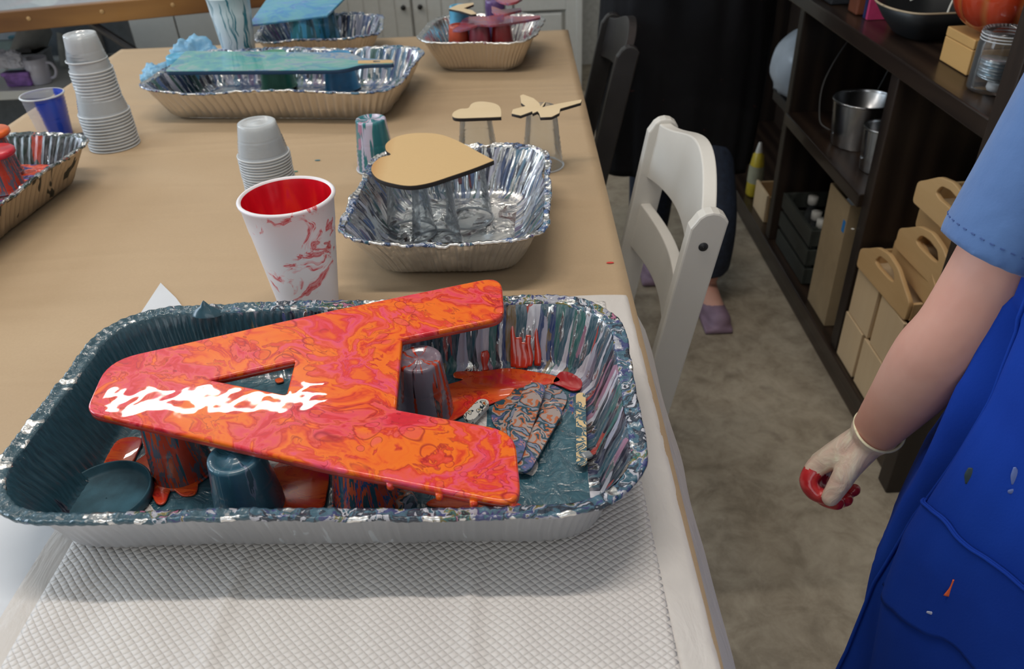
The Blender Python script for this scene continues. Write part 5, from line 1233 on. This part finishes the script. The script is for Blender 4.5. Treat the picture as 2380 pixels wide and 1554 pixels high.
st = g.ramp(sp, [(.745, 0), (.765, .75)]); col = g.ramp(n, [(.3, (.005, .032, .27)), (.7, (.007, .046, .35))])
g.P(col=g.mix(st, col, (.02, .035, .05)), rough=.8, spec=.15, normal=g.bump(n2, .3, .0005, g.bump(n, .25, .012))); M_APR = g.m
zz = [.16 + (1.04 - .16) * k / 70 for k in range(71)]
el = lambda z: -1.02 if z < .72 else -1.02 + (z - .72) / .32 * .06
def infold(p, t, z, nr): return fold(p, t, z, nr) - nr * (.020 - .015 * min(1, max(0, (z - .68) / .12))) * (1 if t > -1.5 else max(0, (t + 2.0) / .5))
bm = bmesh.new(); rings(bm, [lerp_r(z) for z in zz], 90, None, lambda z: el(z), lambda z: aw(z), False, fn=fold)
apr = ob('apron', bm, M_APR, kid, smooth=True); so = apr.modifiers.new('s', 'SOLIDIFY'); so.thickness = .0016
zw = zz
bm = bmesh.new(); rings(bm, [lerp_r(z) for z in zw], 50, None, lambda z: -2.05, lambda z: el(z) + .22, False, fn=infold)
wing = ob('side_wing', bm, M_APR, apr, smooth=True, label='side of the apron folding back behind the front panel'); wing.modifiers.new('s', 'SOLIDIFY').thickness = .0016
# pocket: a raised panel over the lap with a curved top edge
def asurf(t, z, off): 
    z_, rx, ry, cx, cy = lerp_r(z); s, c_ = math.sin(t), -math.cos(t); e = .85
    p = Vector((cx + rx * math.copysign(abs(s) ** e, s), cy + ry * math.copysign(abs(c_) ** e, c_), z)); return fold(p, t, z, Vector((s, c_, 0))) + Vector((s, c_, 0)) * off
bm = bmesh.new(); tube(bm, [tuple(asurf(el(z), z, .001)) + (.0020,) for z in zz], 6); ob('edge_binding', bm, M_APR, apr, smooth=True)
bpy.context.view_layer.update()
def bvh(o):
    bm = bmesh.new(); bm.from_mesh(o.data); bm.transform(o.matrix_world); t = BVHTree.FromBMesh(bm); bm.free(); return t
trees = [bvh(apr)]
def on_apron(px, py):
    best = None
    for t in trees:
        h = t.ray_cast(Vector((0, 0, CAMZ)), ray(px, py).normalized())
        if h[0] and (best is None or h[3] < best[3]): best = h
    return best
def tz(px, py, dflt):
    h = on_apron(px, py)
    if not h: return dflt
    p = KI @ h[0]; z_, rx, ry, cx, cy = lerp_r(p.z); return (math.atan2((p.x - cx) / rx, -(p.y - cy) / ry), p.z)
top = [tz(2146, 1118, (-.95, .70)), tz(2195, 1195, (-.8, .66)), tz(2280, 1280, (-.6, .62)), tz(2376, 1345, (-.4, .60))]
bot = [tz(2050, 1350, (-.95, .56)), tz(2085, 1425, (-.85, .53)), tz(2170, 1485, (-.65, .50)), tz(2262, 1535, (-.45, .48))]
top += [(0.1, top[-1][1] - .012), (.55, top[-1][1] + .02), (.85, top[0][1])]; bot += [(0.05, bot[-1][1] - .03), (.5, bot[-1][1] - .0), (.85, bot[0][1])]
tc, bc = catmull(top, 8), catmull(bot, 8)
def pk_pt(u, w_, off=.0035):
    k = u * (len(tc) - 1); i = min(int(k), len(tc) - 2); f = k - i
    a = [tc[i][q] * (1 - f) + tc[i + 1][q] * f for q in (0, 1)]; b = [bc[i][q] * (1 - f) + bc[i + 1][q] * f for q in (0, 1)]
    return asurf(b[0] + (a[0] - b[0]) * w_, b[1] + (a[1] - b[1]) * w_, off)
pkt = ob('pocket', grid(lambda u, w_: pk_pt(u, w_), 70, 24), M_APR, apr, smooth=True); pkt.modifiers.new('s', 'SOLIDIFY').thickness = .002
bm = bmesh.new(); tube(bm, [tuple(pk_pt(k / 60, .985, .0045)) + (.0018,) for k in range(61)], 6); ob('pocket_trim', bm, M_APR, apr, smooth=True)
bpy.context.view_layer.update(); trees.append(bvh(pkt))
for nm, px, w_, mat in (('orange_drip', [(2216, 1345), (2210, 1365), (2203, 1385)], (.0008, .0012, .004), plain('orange_mark', (.75, .12, .04), .3)), ('white_mark', [(2155, 1418), (2164, 1424), (2172, 1430)], (.0015, .002, .002), plain('pale_mark', (.45, .48, .65), .5)),
                        ('grey_mark', [(2357, 1082), (2360, 1105), (2358, 1128)], (.001, .0035, .002), plain('blue_grey_mark', (.12, .17, .40), .6)), ('dark_mark', [(2256, 1085), (2254, 1105), (2247, 1125)], (.002, .0045, .0015), plain('olive_mark', (.02, .04, .05), .6)), ('pale_spot', [(2345, 1140), (2352, 1142), (2358, 1141)], (.002, .0025, .002), plain('blue_grey_mark', (.12, .17, .40), .6))):
    q = [on_apron(*p) for p in px]
    if all(q):
        bm = bmesh.new(); tube(bm, catmull([tuple(KI @ (h[0] + h[1].normalized() * .0003 * (1 if h[1].dot(h[0] - Vector((0, 0, CAMZ))) < 0 else -1))) + (r_,) for h, r_ in zip(q, w_)], 4), 8)
        c_ = KI @ q[1][0]; nn = (KI.to_3x3() @ q[1][1]).normalized()
        for v_ in bm.verts: v_.co -= nn * (v_.co - c_).dot(nn) * .8
        ob('paint_mark', bm, mat, apr, smooth=True)
# neck strap
bm = bmesh.new(); tube(bm, catmull([(-.105, -.105, 1.035, .006), (-.095, -.06, 1.12, .006), (-.06, .05, 1.155, .006), (.0, .075, 1.165, .006), (.06, .05, 1.155, .006), (.095, -.06, 1.12, .006), (.105, -.105, 1.035, .006)], 6), 8); ob('neck_strap', bm, M_APR, apr, smooth=True)

# --- standing person in black behind the chairs
BC = Vector((.465, 2.20, 0)); per = thing('person', 'person in a long black apron and dark jeans standing behind the white chair', 'person', BC)
bm = bmesh.new(); f2 = Vector((.545, 1.99, 0)) - BC; f1 = Vector((.410, 2.26, 0)) - BC
rings(bm, [(.80, .12, .10, 0, 0), (.90, .165, .12, 0, 0), (1.02, .145, .11, 0, 0), (1.18, .16, .115, 0, 0), (1.32, .175, .105, 0, .01), (1.385, .13, .08, 0, .015), (1.42, .055, .055, 0, .015)])
limb(bm, [(0, .015, 1.38, .055), (0, .0, 1.48, .052)], 16, 3)
for (a, ft, s) in ((f1, f1, -1), (f2, f2, 1)):
    limb(bm, [(.09 * s, .0, .88, .085), ((.09 * s + ft.x) / 2, ft.y * .15, .50, .058), (ft.x * .9, ft.y, .28, .052), (ft.x, ft.y, .09, .034)], 16, 5)
    limb(bm, [(ft.x, ft.y + .02, .05, .034), (ft.x, ft.y - .06, .04, .033), (ft.x + .01, ft.y - .14, .028, .027)], 12, 3)
for s in (-1, 1):
    limb(bm, [(.175 * s, .01, 1.34, .052), (.215 * s, .0, 1.10, .040), (.17 * s, -.17, .99, .033), (.12 * s, -.24, .98, .026)], 14, 5)
    tube(bm, [(.12 * s, -.24, .98, .026, .018), (.09 * s, -.30, .97, .036, .014)], 12)
    for k in range(4): limb(bm, [((.105 - .020 * k) * s, -.30 - .004 * k, .972, .010), ((.09 - .020 * k) * s, -.335, .955, .009), ((.085 - .018 * k) * s, -.345, .925, .008)], 8, 3)
    limb(bm, [(.09 * s, -.25, .975, .013), (.055 * s, -.275, .96, .011), (.045 * s, -.30, .945, .010)], 8, 3)
PB = head(bm, Vector((0, -.01, 1.565)), .23, Vector((0, -1, -.3)))
voxel('body', bm, .0055, M_SKIN, per, 5); face(per, PB, .23, Matrix.Identity(4))
bm = bmesh.new(); hairdo(bm, PB, .23, .3); voxel('hair', bm, .008, plain('dark_hair', (.02, .012, .008), .5, bump=.5, nscale=90), per, 3)
M_JEAN = plain('dark_denim', (.018, .028, .055), .8, nscale=60, var=.3, bump=.3)
bm = bmesh.new(); rings(bm, [(.78, .14, .12, 0, 0), (.88, .178, .135, 0, 0), (1.0, .16, .125, 0, 0)])
for (ft, s) in ((f1, -1), (f2, 1)): tube(bm, catmull([(.09 * s, 0.01, .86, .09), ((.09 * s + ft.x) / 2, ft.y * .15, .50, .066), (ft.x * .9, ft.y, .28, .070), (ft.x * .97, ft.y, .115, .062)], 5), 20)
voxel('jeans', bm, .008, M_JEAN, per, 5)
bm = bmesh.new(); rings(bm, [(.95, .17, .13, 0, 0), (1.18, .178, .13, 0, 0), (1.32, .192, .122, 0, .01), (1.39, .145, .095, 0, .015), (1.42, .07, .07, 0, .015)])
for s in (-1, 1): tube(bm, [(.165 * s, .01, 1.35, .066), (.218 * s, 0, 1.12, .058), (.20 * s, -.07, 1.06, .054)], 18)
voxel('dark_shirt', bm, .008, plain('navy_shirt', (.012, .016, .028), .8, nscale=30, var=.2), per, 5)
AP2 = [(.36, .22, .14, .0, -.0), (.55, .23, .145, 0, -.0), (.70, .23, .15, 0, -.0), (.85, .225, .15, 0, -.01), (1.0, .20, .155, 0, -.01), (1.15, .19, .15, 0, -.01), (1.30, .19, .14, 0, 0)]
def fold2(p, t, z, nr): return p + nr * (.022 * mn.noise(Vector((t * 3, z * 1.2, 11))) * (1.3 - z) + .006 * mn.noise(Vector((t * 8, z * 3, 2))))
zs2 = [.36 + .94 * k / 50 for k in range(51)]
def l2(z):
    for a, b in zip(AP2, AP2[1:]):
        if a[0] <= z <= b[0] + 1e-6:
            t = (z - a[0]) / (b[0] - a[0]); return tuple([z] + [a[i] + (b[i] - a[i]) * t for i in range(1, 5)])
g = G('black_apron'); v = g.co(); sp = g.noise(g.mix(.03, v, g.noise(v, 40, 2, out='Color'), 'ADD'), 22, 3, .4); n = g.noise(v, 12, 3)
g.P(col=g.mix(g.ramp(sp, [(.72, 0), (.76, .5)]), (.006, .006, .008), (.22, .08, .07)), rough=.75, spec=.25, normal=g.bump(n, .3, .01))
aw2 = lambda z: 2.2 if z < 1.0 else 2.2 - (z - 1.0) * 4.2
bm = bmesh.new(); rings(bm, [l2(z) for z in zs2], 90, None, lambda z: -aw2(z), lambda z: aw2(z), False, fn=fold2)
o = ob('black_apron', bm, g.m, per, smooth=True); o.modifiers.new('s', 'SOLIDIFY').thickness = .0016
bm = bmesh.new(); tube(bm, catmull([(-.10, -.14, 1.29, .007), (-.09, -.06, 1.40, .007), (0, .085, 1.44, .007), (.09, -.06, 1.40, .007), (.10, -.14, 1.29, .007)], 6), 8); ob('neck_strap', bm, g.m, o, smooth=True)
M_SHOE = plain('mauve_shoe', (.25, .17, .24), .6)
for ft in (f1, f2):
    bm = bmesh.new(); limb(bm, [(ft.x, ft.y + .03, .032, .030), (ft.x, ft.y - .06, .028, .036), (ft.x + .01, ft.y - .145, .026, .032)], 14, 4); box(bm, (ft.x - .036, ft.y - .18, .002), (ft.x + .042, ft.y + .065, .018)); voxel('shoe', bm, .005, M_SHOE, per, 4)
